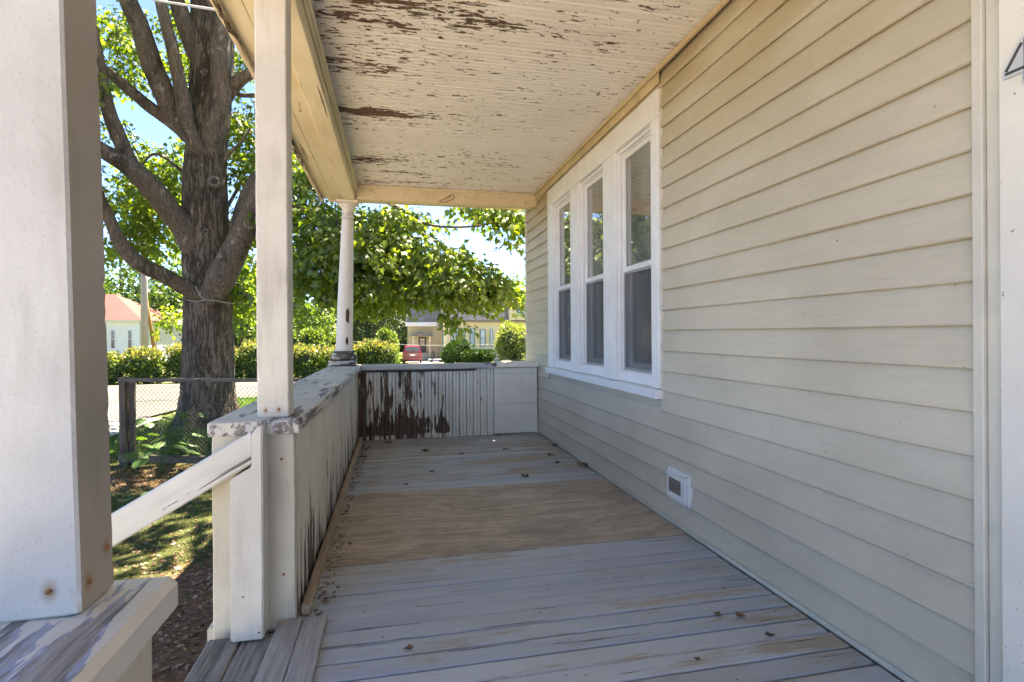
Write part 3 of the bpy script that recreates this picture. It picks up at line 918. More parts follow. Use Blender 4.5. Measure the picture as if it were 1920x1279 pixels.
o = mb.build('paint_flakes', M['fascia'], beam); o['kind'] = 'stuff'
# end header
header = thing('end_header', (.6, YE, 2.64), 'yellowed cross beam over the far opening of the porch', 'beam')
boxl('header_core', (-.418, YE, 2.64), (XW - .022, YE + .125, 2.80), M['beam'], header, bev=.005, n=24, jit=.0014)
boxl('header_moulding', (-.388, YE - .028, 2.772), (XW - .062, YE - .0005, 2.797), M['beam'], header, bev=.009, n=20, jit=.0014)
# wire hook on the header, hook in the soffit
hk = at(822, 378, YE - .03); h2 = at(852, 368, YE - .03)
pts = [hk, hk + Vector((.10, -.01, .045)), h2 + Vector((-.03, -.01, .012)), h2 + Vector((.0, -.01, .0)), h2 + Vector((-.012, -.01, -.03)), hk + Vector((.09, -.005, -.002)), hk + Vector((.02, .0, -.004))]
mb = MB(); tube_mb(mb, catmull(pts, 5), .0042, 6)
hook = mb.build('wire_loop', M['rust'])
tag(hook, 'bent rusty wire loop hanging on the far cross beam', 'wire loop')
c = Vector((-.60, 3.72, 2.667))
mb = MB(); tube_mb(mb, catmull([c, c + Vector((0, 0, -.02)), c + Vector((.004, .012, -.032)), c + Vector((.006, .02, -.048)), c + Vector((0, .008, -.058)), c + Vector((0, -.006, -.05))], 5), .002, 6)
tag(mb.build('cup_hook', M['rust']), 'small rusty hook screwed into the yellow eave soffit', 'hook')

# ---- square posts
def nails(parent, pts, r=.006, n=Vector((0, -1, 0))):
    for p in pts:
        p = Vector(p)
        mb = MB(); tube_mb(mb, [p - n * .002, p + n * .0012, p + n * .0022], [r, r, r * .6], 8)
        mb.build('nail', M['rust'], parent)
post = thing('porch_post', (-.483, 2.39, .82), 'square white porch post on the low pedestal in the middle of the front rail', 'post', 'square porch posts')
lumber('shaft', (-.484, 2.395, .821), (-.486, 2.395, 2.629), .12, .115, M['post'], post, up=Vector((0, 1, 0)), bev=.004, n=110, jit=.0011)
nails(post, [(-.512, 2.337, .85), (-.462, 2.337, .853)], .005)
post2 = thing('porch_post', (-.495, .91, .76), 'big square white post close to the camera at the left edge', 'post', 'square porch posts')
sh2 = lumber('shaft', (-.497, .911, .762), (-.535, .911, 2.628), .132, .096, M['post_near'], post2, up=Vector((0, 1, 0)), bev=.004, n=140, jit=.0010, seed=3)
sh2.data.materials.append(M['post_side_shaded'])
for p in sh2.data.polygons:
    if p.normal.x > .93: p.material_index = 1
nails(post2, [(-.468, .861, .80), (-.54, .861, .797)], .0038)
nails(post2, [(-.4295, .885, .80), (-.4295, .935, .83)], .0038, Vector((1, 0, 0)))

# ---- round column on the corner
CX, CY = -.553, 6.20
col = thing('porch_column', (CX, CY, .82), 'round tapered cream column with flaking base on the far corner of the railing', 'column')
boxl('plinth', (CX - .15, CY - .135, .8225), (CX + .13, CY + .135, .888), M['col_base'], col, axis=0, bev=.006, n=8, jit=.003)
lean = Vector((.032, 0, 0))
pr = [(.125, .889), (.138, .90), (.142, .915), (.138, .935), (.120, .945), (.112, .95), (.110, .96), (.118, .968), (.116, .98)]
lathe(MB(), (CX, CY), pr, 40, lean, .9).build('base', M['col_base'], col, True)
pr = [(.104, .982), (.104, .99), (.094, .998), (.0885, 1.02)] + [(.0885 - .028 * (t ** 1.5), 1.02 + t * 1.42) for t in [i / 24 for i in range(1, 25)]]
lathe(MB(), (CX, CY), pr, 40, lean, .9).build('shaft', M['column'], col, True)
pr = [(.062, 2.441), (.067, 2.443), (.070, 2.452), (.067, 2.461), (.062, 2.463), (.0615, 2.54), (.065, 2.545), (.072, 2.555), (.092, 2.582), (.098, 2.592)]
lathe(MB(), (CX, CY), pr, 40, lean, .9).build('capital', M['column'], col, True)
xt = CX + lean.x * 1.7
boxl('abacus', (xt - .112, CY - .11, 2.594), (xt + .112, CY + .11, 2.6285), M['column'], col, axis=0, bev=.006, n=4, jit=.001)

# ---- front railing
rail = thing('porch_railing', (-.5, 2.4, 0), 'low boarded front railing with a broad flaking cap along the left side of the floor', 'railing', 'boarded porch railings')
boxl('cap', (-.705, 2.262, .764), (-.370, 6.345, .8205), M['cap'], rail, axis=1, bev=.006, n=90, jit=.0020)
bme = bead_mesh('rail_board', .762 + .02, 'side'); bme.materials.append(M['sideboard'])
nb = int((YE - 2.345) / cw)
for k in range(nb + 1):
    yc = 2.345 + cw * (k + .5)
    if yc > YE + .02: break
    o = link(bme, 'rail_board', None, rail, loc=(XL - .018 + random.uniform(-.001, .001), yc, -.02))
boxl('outer_panel', (-.70, 2.345, -.26), (-.66, 6.33, .762), M['pedestal'], rail, bev=.003)
boxl('end_board', (-.530, 2.300, -.015), (-.396, 2.342, .763), M['pedestal'], rail, axis=2, bev=.004, n=24, jit=.0018)
boxl('end_board', (-.700, 2.301, -.32), (-.5315, 2.343, .7625), M['pedestal'], rail, axis=2, bev=.004, n=24, jit=.0022, seed=4)
lumber('base_strip', (-.366, 2.345, .024), (-.372, 6.10, .024), .040, .044, M['strip'], rail, bev=.006, n=50, jit=.003)
nails(rail, [(-.445, 2.2995, .66), (-.440, 2.2995, .20)], .006)

# ---- end railing
rail2 = thing('porch_railing', (.6, 6.15, 0), 'low boarded railing across the far end with heavily peeled brown and cream paint', 'railing', 'boarded porch railings')
boxl('cap', (-.368, YE - .045, .768), (1.13, YE + .13, .829), M['cap_end'], rail2, axis=0, bev=.006, n=40, jit=.003)
boxl('cap_end_piece', (1.132, YE - .055, .776), (XW - .024, YE + .13, .838), M['patch'], rail2, axis=0, bev=.004, n=8, jit=.0015)
eme = bead_mesh('rail_board', .766, 'end'); eme.materials.append(M['endboard'])
x = XL + .004
while x + cw < 1.17:
    link(eme, 'rail_board', None, rail2, loc=(x + cw / 2, YE + .018 + random.uniform(-.0012, .0012), 0.0))
    x += cw
boxl('ledger', (-.36, YE - .020, .744), (.90, YE - .0015, .7665), M['fencewood'], rail2, axis=0, bev=.003, n=10, jit=.002)
boxl('patch_panel', (x + .001, YE - .004, .012), (XW - .03, YE + .018, .348), M['patch'], rail2, axis=0, bev=.002)
boxl('patch_panel', (x + .001, YE - .0035, .350), (XW - .032, YE + .018, .698), M['patch'], rail2, axis=0, bev=.002)
boxl('patch_panel', (x + .001, YE - .003, .700), (XW - .03, YE + .018, .766), M['patch'], rail2, axis=0, bev=.002)
boxl('outer_panel', (-.65, YE + .08, -.26), (XW - .03, YE + .12, .766), M['pedestal'], rail2, axis=0, bev=.003)

# ---- near pedestal at the left margin
ped = thing('porch_railing', (-.5, .5, 0), 'near stub of railing at the lower left with a bare flaking wooden cap', 'railing', 'boarded porch railings')
lumber('cap', (-.535, -.5, .730), (-.535, .985, .730), .372, .062, M['cap_near'], ped, bev=.012, n=90, jit=.003, seed=8)
boxl('side_panel', (-.42, -.5, -.02), (-.378, .958, .6985), M['pedestal'], ped, axis=1, bev=.004, n=30, jit=.001)
boxl('end_board', (-.69, .93, -.32), (-.4205, .962, .6985), M['pedestal'], ped, axis=2, bev=.004, n=10, jit=.0015)

# ---- newel and handrail of the steps
stair = thing('stair_rail', (-.55, 2.25, 0), 'white newel post with a sloping handrail going down beside the steps', 'handrail')
nx0, nx1 = -.609, -.494
poly = [(nx0, .002), (nx1, .002), (nx1, .812), (nx1 - .036, .792), (nx1 - .037, .662), (nx0, .603)]
poly = [(nx0, .002), (nx1, .002), (nx1, .815), (-.532, .786), (-.534, .655), (nx0, .612)]
vs, fs = [], []
n = len(poly)
NS = 1
for yv in (2.200, 2.298):
    for (a, b) in poly: vs.append((a, yv, b))
fs = [tuple(range(n)), tuple(range(2*n - 1, n - 1, -1))] + [(i, n+i, n+(i+1) % n, (i+1) % n) for i in range(n)]
me = MB().add(vs, fs).mesh('newel')
bm = bmesh.new(); bm.from_mesh(me)
bmesh.ops.recalc_face_normals(bm, faces=bm.faces)
bmesh.ops.bevel(bm, geom=list(bm.edges), offset=.005, segments=2, affect='EDGES')
for _ in range(3):
    long_e = [e for e in bm.edges if e.calc_length() > .12]
    bmesh.ops.subdivide_edges(bm, edges=long_e, cuts=2, use_grid_fill=True)
for v in bm.verts:
    nv = noise.noise_vector(v.co * 9); v.co += Vector((nv.x, nv.y, 0)) * .002
bm.to_mesh(me); bm.free()
link(me, 'newel_post', M['newel'], stair)
th = R(30.5)
dv = Vector((-math.cos(th), 0, -math.sin(th)))
up = Vector((-math.sin(th), 0, math.cos(th)))
top = Vector((-.5345, 2.249, .727))
p1 = top + dv * 1.75
lumber('handrail', top, p1, .09, .105, M['handrail'], stair, up=up, bev=.006, n=30, jit=.0016, cut0=Vector((1, 0, 0)))
pb = p1 + Vector((.03, 0, 0))
boxl('lower_newel', (pb.x - .05, 2.20, GZ - .1), (pb.x + .05, 2.298, pb.z + .02), M['newel'], stair, axis=2, bev=.005)
nails(stair, [(-.565, 2.1995, .17), (-.51, 2.1995, .03)], .004)

# ---- steps
steps = thing('porch_steps', (-.6, 1.6, GZ), 'weathered grey wooden steps at the edge of the porch floor', 'steps')
for i in range(3):
    z = -.006 - i * .19
    x1 = -.458 - i * .26
    for j in range(2):
        xx = x1 - j * .124
        boxl('tread', (xx - .121, .99, z - .036), (xx, 2.262, z + random.uniform(-.001, .001)), M['tread'], steps, axis=1, bev=.006, n=30, jit=.0022, seed=i * 3 + j)
    if i: boxl('riser', (x1 + .002, 1.0, z + .003), (x1 + .022, 2.25, z + .148), M['tread'], steps, axis=1, bev=.003)
for yv in (1.0, 2.23):
    lumber('stringer', (-.47, yv, -.16), (-1.30, yv, -.66), .04, .2, M['pedestal'], steps)
boxl('edge_board', (-.457, 1.0, .0025), (-.366, 2.292, .023), M['newboard'], steps, axis=1, bev=.003, n=30, jit=.0009)
boxl('edge_board', (-.3635, 1.0, .0025), (-.272, 2.294, .0235), M['newboard'], steps, axis=1, bev=.003, n=30, jit=.0009, seed=5)

# ================================================================== OUTSIDE
rng = np.random.default_rng(11)
def gz(x, y):
    z = GZ
    if y > 12: z -= 1.12 * min(1.0, (y - 12) / 45.0) if y < 57 else 1.12
    if y > 12 and y >= 57: pass
    z += .05 * noise.noise(Vector((x * .35, y * .35, 0))) * (1 if y < 16 else .4)
    return z

def onz(u, v, z):
    k = 36.0 / LENS / 1920
    d = CAM_ROT @ Vector(((u - 960) * k, -(v - 639.5) * k + SHIFT * 36.0 / LENS, -1.0))
    return CAM_LOC + d * ((z - CAM_LOC.z) / d.z)

def sheet(name, xs, ys, off, mat, kind='structure', f=gz):
    vs, fs = [], []
    for yv in ys:
        for xv in xs:
            vs.append((xv, yv, f(xv, yv) + off))
    m = len(xs)
    for j in range(len(ys) - 1):
        for i in range(m - 1):
            fs.append((j*m+i, j*m+i+1, (j+1)*m+i+1, (j+1)*m+i))
    o = MB().add(vs, fs).build(name, mat, None, True)
    if kind: o['kind'] = kind
    return o
xs = list(np.concatenate([[-900, -400, -200, -100, -60], np.arange(-40, -10, 3), np.arange(-10, 10, .4), np.arange(10, 42, 3), [60, 100, 200, 400, 900]]))
ys = list(np.concatenate([[-300, -100, -40, -20], np.arange(-10, 0, 1.0), np.arange(0, 16, .4), np.arange(16, 62, 2.5), [70, 90, 140, 250, 500, 1400]]))
sheet('ground', xs, ys, 0, M['ground'])
sheet('road', list(np.arange(-70, 60, 2.0)), list(np.arange(17.6, 26.6, .8)), .05, M['asphalt'])
sheet('side_road', list(np.arange(-13.5, -4.7, .55)), list(np.arange(-12, 18.4, .8)), .044, M['asphalt'])
sheet('bounce_walk', list(np.arange(-4.9, -1.0, .35)), list(np.arange(.9, 2.3, .2)), .03, M['concrete'])  # unseen pale walk, added to bounce sunlight up into the porch
sheet('bounce_pad', list(np.arange(-5.0, -1.1, .4)), list(np.arange(-9.5, .9, .5)), .035, M['concrete'])  # invented pad out of view, reflects sun onto ceiling and wall
sheet('sidewalk', list(np.arange(-6.2, -4.75, .28)), list(np.arange(-12, 13.2, .8)), .06, M['concrete'])
sheet('driveway', list(np.arange(1.2, 6.0, .6)), list(np.arange(26.0, 60.5, 1.5)), .06, M['concrete'])

# ---- leaf meshes
MAPLE = np.array([(0, .22), (0, -.02), (.30, -.10), (.25, .14), (.56, .36), (.24, .44), (0, 1.0), (-.24, .44), (-.56, .36), (-.25, .14), (-.30, -.10)], float)
def leaf_mesh(name, pos, tip, nrm, size, kind='maple', var=None):
    """one mesh of many leaves; pos, tip, nrm: (n,3), size (n,)"""
    n = len(pos)
    tip = tip / np.linalg.norm(tip, axis=1, keepdims=True)
    side = np.cross(tip, nrm); side /= np.linalg.norm(side, axis=1, keepdims=True) + 1e-9
    up = np.cross(side, tip)
    if kind == 'maple':
        P = MAPLE; m = len(P)
        zz = -.28 * np.abs(P[:, 0]) - .16 * P[:, 1] ** 2
        tri = np.array([(0, i, i % (m - 1) + 1) for i in range(1, m)])
    elif kind == 'quad':
        P = np.array([(0, 0), (.34, .45), (0, 1), (-.34, .45)], float); m = 4
        zz = np.array([0, -.10, 0, -.10]); tri = np.array([(0, 1, 2), (0, 2, 3)])
    else:  # blade
        P = np.array([(-.05, 0), (.05, 0), (.03, .6), (0, 1), (-.03, .6)], float); m = 5
        zz = np.array([0, 0, -.08, -.25, -.08]); tri = np.array([(0, 1, 2), (0, 2, 4), (4, 2, 3)])
    V = pos[:, None, :] + size[:, None, None] * (side[:, None, :] * P[None, :, 0:1] + tip[:, None, :] * P[None, :, 1:2] + up[:, None, :] * zz[None, :, None])
    V = V.reshape(-1, 3)
    F = (tri[None] + (np.arange(n) * m)[:, None, None]).reshape(-1, 3)
    me = bpy.data.meshes.new(name)
    me.vertices.add(len(V)); me.vertices.foreach_set('co', V.astype(np.float32).ravel())
    me.loops.add(F.size); me.loops.foreach_set('vertex_index', F.astype(np.int32).ravel())
    me.polygons.add(len(F)); me.polygons.foreach_set('loop_start', np.arange(0, F.size, 3, dtype=np.int32)); me.polygons.foreach_set('loop_total', np.full(len(F), 3, dtype=np.int32))
    me.update(calc_edges=True)
    if var is None: var = rng.random(n)
    at_ = me.attributes.new('leafvar', 'FLOAT', 'FACE')
    at_.data.foreach_set('value', np.repeat(var, len(tri)).astype(np.float32))
    return me

# ---- the big maple in the yard
tree = thing('maple_tree', at(388, 790, 11.7), 'big old maple with thick dark trunk and spreading limbs behind the wire fence', 'tree')
def lp(pts, n=6):
    """(u, v, Y, width in px) -> smooth 3D points and radii"""
    P = [at(u, v, Y) for (u, v, Y, w) in pts]
    Rr = [w * scale_at(u, Y) / 2 for (u, v, Y, w) in pts]
    C = catmull(P, n)
    rad = []
    for i in range(len(P) - 1):
        for k in range(n): rad.append(Rr[i] + (Rr[i+1] - Rr[i]) * k / n)
    rad.append(Rr[-1])
    return C, rad
def bark_disp(amp, freq=7.0, vz=.18):
    def f(t, a, p):
        q = Vector((p.x * freq, p.y * freq, p.z * freq * vz))
        r = 1 - abs(noise.noise(q)) * 2.0
        r2 = noise.noise(Vector((p.x * 2, p.y * 2, p.z * 1.2)))
        lump = noise.noise(Vector((p.x * 3.5, p.y * 3.5, p.z * 3.0)))
        return 1 + amp * (r * .8 + r2 * .9 + lump * .7)
    return f
LIMBPTS = []
mb = MB()
trunk = [(388, 840, 11.7, 176), (389, 805, 11.7, 138), (389, 775, 11.7, 108), (390, 735, 11.7, 96), (391, 660, 11.7, 90), (391, 590, 11.7, 86), (389, 520, 11.7, 84), (386, 440, 11.7, 84), (385, 360, 11.7, 78), (387, 290, 11.7, 74), (392, 230, 11.7, 72), (397, 150, 11.7, 76), (398, 60, 11.7, 76), (393, -40, 11.7, 62), (385, -160, 11.6, 46), (378, -320, 11.5, 26), (370, -450, 11.4, 10)]
C, rad = lp(trunk, 14)
def tdisp(t, a, p):
    q = Vector((p.x * 8.5, p.y * 8.5, p.z * 1.3))
    r = 1 - abs(noise.noise(q)) * 2.2
    r2 = 1 - abs(noise.noise(Vector((p.x * 19, p.y * 19, p.z * 3.2)))) * 2.0
    big = noise.noise(Vector((p.x * 2, p.y * 2, p.z * 1.1)))
    root = 1 + .16 * max(0, (-.05 - p.z)) * math.sin(a * 5 + 1) if p.z < 0 else 1
    return (1 + .055 * r + .022 * r2 + .05 * big) * root
tube_mb(mb, C, rad, 96, True, tdisp)
mb.build('trunk', M['bark'], tree, True)
LIMBS = {
 'B': [(388, 296, 11.75, 30), (372, 268, 11.65, 36), (345, 240, 11.5, 40), (318, 195, 11.35, 42), (285, 120, 11.2, 40), (262, 50, 11.1, 36), (240, 0, 11.0, 34), (205, -90, 10.9, 24), (170, -200, 10.8, 12)],
 'A': [(388, 330, 11.75, 24), (374, 285, 11.45, 32), (354, 245, 11.25, 31), (343, 185, 11.1, 27), (325, 100, 11.0, 24), (305, 20, 10.9, 22), (290, -50, 10.8, 18), (270, -150, 10.7, 9)],
 'C': [(388, 290, 11.75, 22), (365, 268, 11.6, 26), (325, 232, 11.5, 26), (280, 200, 11.3, 24), (235, 162, 11.1, 22), (195, 130, 11.0, 20), (140, 90, 10.8, 16), (60, 40, 10.6, 9)],
 'E': [(385, 130, 11.7, 44), (362, 80, 11.6, 38), (345, 40, 11.5, 34), (330, 0, 11.4, 30), (310, -60, 11.3, 24), (285, -160, 11.2, 12)],
 'D': [(412, 200, 11.6, 30), (432, 168, 11.5, 28), (452, 148, 11.4, 24), (475, 135, 11.3, 20), (520, 110, 11.1, 14), (580, 70, 10.9, 8)],
 'D2': [(425, 165, 11.8, 10), (450, 178, 11.8, 9), (480, 180, 11.8, 9), (540, 190, 11.8, 7)],
 'G': [(390, 330, 11.8, 30), (398, 265, 11.5, 42), (412, 190, 11.4, 40), (414, 120, 11.4, 38), (412, 60, 11.4, 36), (418, 0, 11.4, 32), (426, -80, 11.4, 22)],
 'L2': [(370, 470, 11.55, 56), (345, 425, 11.4, 52), (318, 395, 11.2, 44), (290, 360, 11.0, 42), (262, 330, 10.8, 42), (235, 308, 10.65, 36), (205, 290, 10.5, 32), (160, 262, 10.3, 26), (90, 225, 10.0, 14)],
 'L2b': [(262, 330, 10.8, 26), (240, 295, 10.8, 30), (222, 255, 10.75, 30), (208, 220, 10.7, 28), (198, 185, 10.6, 26), (188, 120, 10.5, 20), (170, 20, 10.4, 10)],
 'L3': [(395, 560, 11.5, 36), (365, 548, 11.3, 34), (335, 532, 11.1, 31), (302, 514, 10.9, 30), (270, 500, 10.7, 30), (242, 478, 10.55, 28), (222, 448, 10.4, 26), (205, 410, 10.3, 22), (185, 360, 10.1, 16), (165, 300, 9.9, 8)],
 'R1': [(395, 560, 11.4, 46), (416, 520, 11.2, 54), (440, 470, 11.05, 48), (462, 425, 10.9, 44), (482, 380, 10.7, 40), (500, 330, 10.5, 38), (520, 270, 10.3, 30), (545, 190, 10.1, 22), (575, 90, 9.9, 12)],
 'R1b': [(436, 500, 11.1, 26), (446, 445, 11.05, 34), (454, 408, 11.15, 34), (468, 370, 11.3, 36), (488, 335, 11.3, 30), (520, 322, 11.2, 20), (548, 316, 11.0, 16), (590, 312, 10.7, 13), (650, 330, 10.3, 10), (735, 385, 9.8, 8), (790, 437, 9.5, 6), (850, 470, 9.3, 4)],
 'R2': [(468, 400, 10.8, 34), (505, 385, 10.5, 24), (548, 390, 10.3, 18), (590, 402, 10.1, 15), (640, 425, 9.9, 12), (700, 462, 9.6, 10), (760, 500, 9.4, 8), (840, 545, 9.1, 6), (905, 590, 8.9, 3)],
 'R3': [(452, 430, 10.9, 26), (500, 420, 10.6, 16), (556, 428, 10.3, 13), (610, 452, 10.0, 10), (680, 490, 9.6, 8), (745, 535, 9.3, 5), (800, 575, 9.1, 3)],
 'R4': [(740, 385, 9.7, 6), (800, 420, 9.2, 5), (880, 425, 8.9, 4), (960, 410, 8.6, 3)],
 'R5': [(650, 330, 10.2, 7), (770, 340, 9.6, 6), (880, 365, 9.0, 4), (965, 395, 8.7, 3)],
 'T1': [(400, 330, 11.6, 9), (430, 290, 11.5, 6), (455, 262, 11.4, 5), (470, 240, 11.3, 3)],
 'T2': [(350, 330, 12.0, 8), (315, 300, 12.3, 5), (285, 290, 12.6, 5), (250, 330, 12.9, 3)],
 'T3': [(420, 400, 12.0, 8), (450, 345, 12.3, 6), (470, 300, 12.5, 4)],
}
for nm, pts in LIMBS.items():
    C, rad = lp(pts, 9)
    big = rad[0] > .12
    mb = MB()
    tube_mb(mb, C, rad, 28 if big else 10, True, bark_disp(.07 if big else .05, 9.0, .35))
    mb.build('limb', M['bark_limb'], tree, True)
    LIMBPTS += [p for p in C[len(C) // 5:]]
# cut branch scars on the trunk
for (u, v, s_) in ((402, 340, 18), (379, 498, 16), (386, 434, 9), (355, 356, 9), (412, 96, 9), (397, 96, 9)):
    Yc = 11.7 - 42 * scale_at(u, 11.7) * (1.02 if abs(u - 388) < 20 else .86)
    c = at(u, v, Yc)
    r = s_ * scale_at(u, Yc) / 2
    dn = (CAM_LOC - c); dn.z = 0; dn.normalize()
    s1 = dn.cross(Vector((0, 0, 1))); vs, fs = [], []
    ringsr = [(1.4, -.06), (1.2, .004), (1.02, .012), (.82, .004), (.72, -.008)]
    for (k, dd) in ringsr:
        for i in range(18):
            a = 2 * math.pi * i / 18
            jr = 1 + .08 * noise.noise(Vector((math.cos(a) * 2 + u, math.sin(a) * 2, v)))
            vs.append(c + (s1 * math.cos(a) + Vector((0, 0, 1)) * math.sin(a)) * r * k * jr + dn * dd)
    for l in range(4):
        for i in range(18): fs.append((l*18+i, l*18+(i+1) % 18, (l+1)*18+(i+1) % 18, (l+1)*18+i))
    fs.append(tuple(4*18 + i for i in range(18)))
    o = MB().add(vs, fs).build('branch_scar', M['scar'], tree, True)
    o.data.materials.append(M['scar_heart']); o.data.polygons[-1].material_index = 1

# (u, v, Y, half width px, half height px, half depth m, clusters)
BLOBS = [
 (700, 460, 9.7, 100, 55, 1.0, 30), (790, 490, 9.3, 100, 45, 1.0, 38), (870, 525, 9.0, 75, 32, .8, 24), (945, 535, 8.9, 36, 20, .5, 9), (725, 535, 9.5, 80, 30, .9, 20),
 (850, 545, 9.0, 70, 16, .6, 11), (655, 445, 10.0, 70, 65, 1.0, 24), (600, 480, 10.3, 60, 65, 1.1, 20), (585, 405, 10.5, 55, 60, 1.0, 18), (725, 412, 9.8, 80, 30, .8, 15),
 (915, 393, 8.9, 60, 14, .6, 8), (968, 420, 8.7, 20, 34, .4, 5), (780, 400, 9.5, 50, 20, .8, 7), (860, 604, 8.8, 8, 10, .15, 2), (905, 565, 8.8, 12, 6, .2, 1), (950, 570, 8.8, 12, 6, .2, 1), (775, 532, 9.0, 80, 18, .5, 10), (660, 545, 9.8, 50, 25, .6, 9), (700, 560, 9.4, 40, 10, .4, 3),
 (560, 530, 10.6, 30, 35, .8, 6), (620, 530, 10.0, 40, 30, .8, 8), (620, 330, 10.8, 80, 40, 1.0, 12), (570, 330, 10.7, 30, 40, .8, 6),
 (222, 60, 12.6, 40, 50, 1.2, 10), (232, 150, 13.0, 34, 40, 1.2, 5), (222, 250, 13.0, 26, 34, 1.0, 4), (285, 310, 13.4, 70, 30, 1.0, 15), (250, 390, 13.0, 60, 50, 1.2, 18), (300, 430, 13.2, 60, 60, 1.2, 18), (240, 455, 12.8, 40, 40, 1.0, 9),
 (320, 350, 13.2, 36, 50, 1.0, 10), (345, 130, 13.0, 30, 70, 1.2, 8), (340, 40, 13.0, 40, 40, 1.0, 6), (270, 110, 13.4, 16, 40, .8, 3), (455, 230, 12.6, 34, 50, 1.0, 10), (455, 320, 12.6, 34, 60, 1.0, 12), (455, 440, 12.7, 40, 60, 1.0, 14), (460, 540, 12.6, 36, 50, 1.0, 11),
 (330, 270, 13.2, 20, 16, .8, 2), (450, 130, 12.6, 34, 40, 1.0, 5), (515, 400, 11.5, 40, 90, 1.0, 12), (515, 250, 11.6, 40, 90, 1.0, 8), (330, 590, 13.6, 18, 30, .6, 3),
 (565, 300, 10.4, 20, 30, .6, 3), (110, 140, 10.6, 55, 110, 1.2, 22), (40, 20, 10.4, 90, 90, 1.4, 24), (110, 330, 10.2, 50, 90, 1.2, 18), (10, 230, 10.0, 80, 100, 1.3, 20), (558, 580, 10.4, 14, 18, .4, 2),
]
centers = []
for (u, v, Y, ru, rv, ry, n) in BLOBS:
    for k in range(int(n * 1.4)):
        while True:
            q = rng.uniform(-1, 1, 3)
            if (q ** 2).sum() < 1: break
        centers.append(np.array(at(u + q[0] * ru, v + q[1] * rv, Y + q[2] * ry)))
nvis = len(centers)
cc = np.array(at(388, 790, 11.7)); cc[2] = 8.5
k = 0
while k < 250:       # the crown above the picture
    q = rng.normal(size=3); q /= np.linalg.norm(q)
    q = q * rng.uniform(.55, 1.0)
    p = cc + q * np.array((6.8, 6.0, 6.0))
    if p[2] < 5 or (p[2] - 1.15) / max(p[1], .1) < .62 or (p[0] > -1.5 and p[1] < 7.5): continue
    centers.append(p); k += 1
centers = np.array(centers)
ax = np.array([tuple(p) for p in LIMBPTS])
pos, tip, nrm, siz, var = [], [], [], [], []
base = np.array(at(388, 500, 11.7))
order = np.argsort([np.linalg.norm(ax - c, axis=1).min() for c in centers])
nodes = ax.copy()
twig = MB()
for idx in order:
    c = centers[idx]
    d = np.linalg.norm(nodes - c, axis=1)
    a = nodes[d.argmin()]
    if d.min() < 3.2:
        mid = (a + c) / 2 + np.array((0, 0, .06 + .08 * d.min())) + rng.normal(size=3) * .05
        pts = catmull([Vector(a), Vector(mid), Vector(c)], 3)
        tube_mb(twig, pts, list(np.linspace(.007 + .006 * min(d.min(), 2), .004, len(pts))), 4, False)
    nodes = np.vstack([nodes, c])
    out = c - base; out[2] *= .3; out /= np.linalg.norm(out) + 1e-6
    n = int(rng.integers(36, 64)); rad = rng.uniform(.28, .5)
    if idx >= nvis: n = 42; rad = .62
    # layered spray: a tilted flat disc of leaves that droops at its rim
    tl = np.array((out[0] * .35, out[1] * .35, 1.0)) + rng.normal(size=3) * .18; tl /= np.linalg.norm(tl)
    e1 = np.cross(tl, (0, 1, .1)); e1 /= np.linalg.norm(e1); e2 = np.cross(tl, e1)
    r = rad * np.sqrt(rng.random(n)); th = rng.random(n) * 2 * math.pi
    p = c + e1 * (r * np.cos(th))[:, None] + e2 * (r * np.sin(th))[:, None] + tl * (rng.normal(size=n) * .07)[:, None]
    p[:, 2] -= (r / rad) ** 2 * .16
    rd = (p - c); rd /= np.linalg.norm(rd, axis=1, keepdims=True) + 1e-6
    t = rd * .7 + rng.normal(size=(n, 3)) * .45 + np.array((0, 0, -.62))
    nn = tl + rng.normal(size=(n, 3)) * .42 + rd * .35
    pos.append(p); tip.append(t); nrm.append(nn)
    sz = rng.uniform(.065, .13, n)
    if idx >= nvis: sz = rng.uniform(.15, .24, n)
    siz.append(sz); var.append(np.clip(rng.normal(.45, .2, n) + rng.normal() * .12, 0, 1))
me = leaf_mesh('crown', np.vstack(pos), np.vstack(tip), np.vstack(nrm), np.concatenate(siz), 'maple', np.concatenate(var))
o = link(me, 'crown', M['maple'], tree); o['kind'] = 'stuff'
o = twig.build('twigs', M['bark_far'], tree); o['kind'] = 'stuff'
# wire slung round the trunk
pts = [at(366, 536, 11.05), at(374, 552, 11.1), at(385, 562, 11.12), at(400, 563, 11.15), at(420, 567, 11.2), at(436, 569, 11.5)]
mb = MB(); tube_mb(mb, catmull(pts, 6), .007, 6)
pts = [at(350, 562, 11.35), at(366, 565, 11.12), at(384, 563, 11.1)]
tube_mb(mb, catmull(pts, 6), .006, 6)
tag(mb.build('tree_wire', M['cable']), 'thin pale wire slung round the maple trunk below the forks', 'wire')

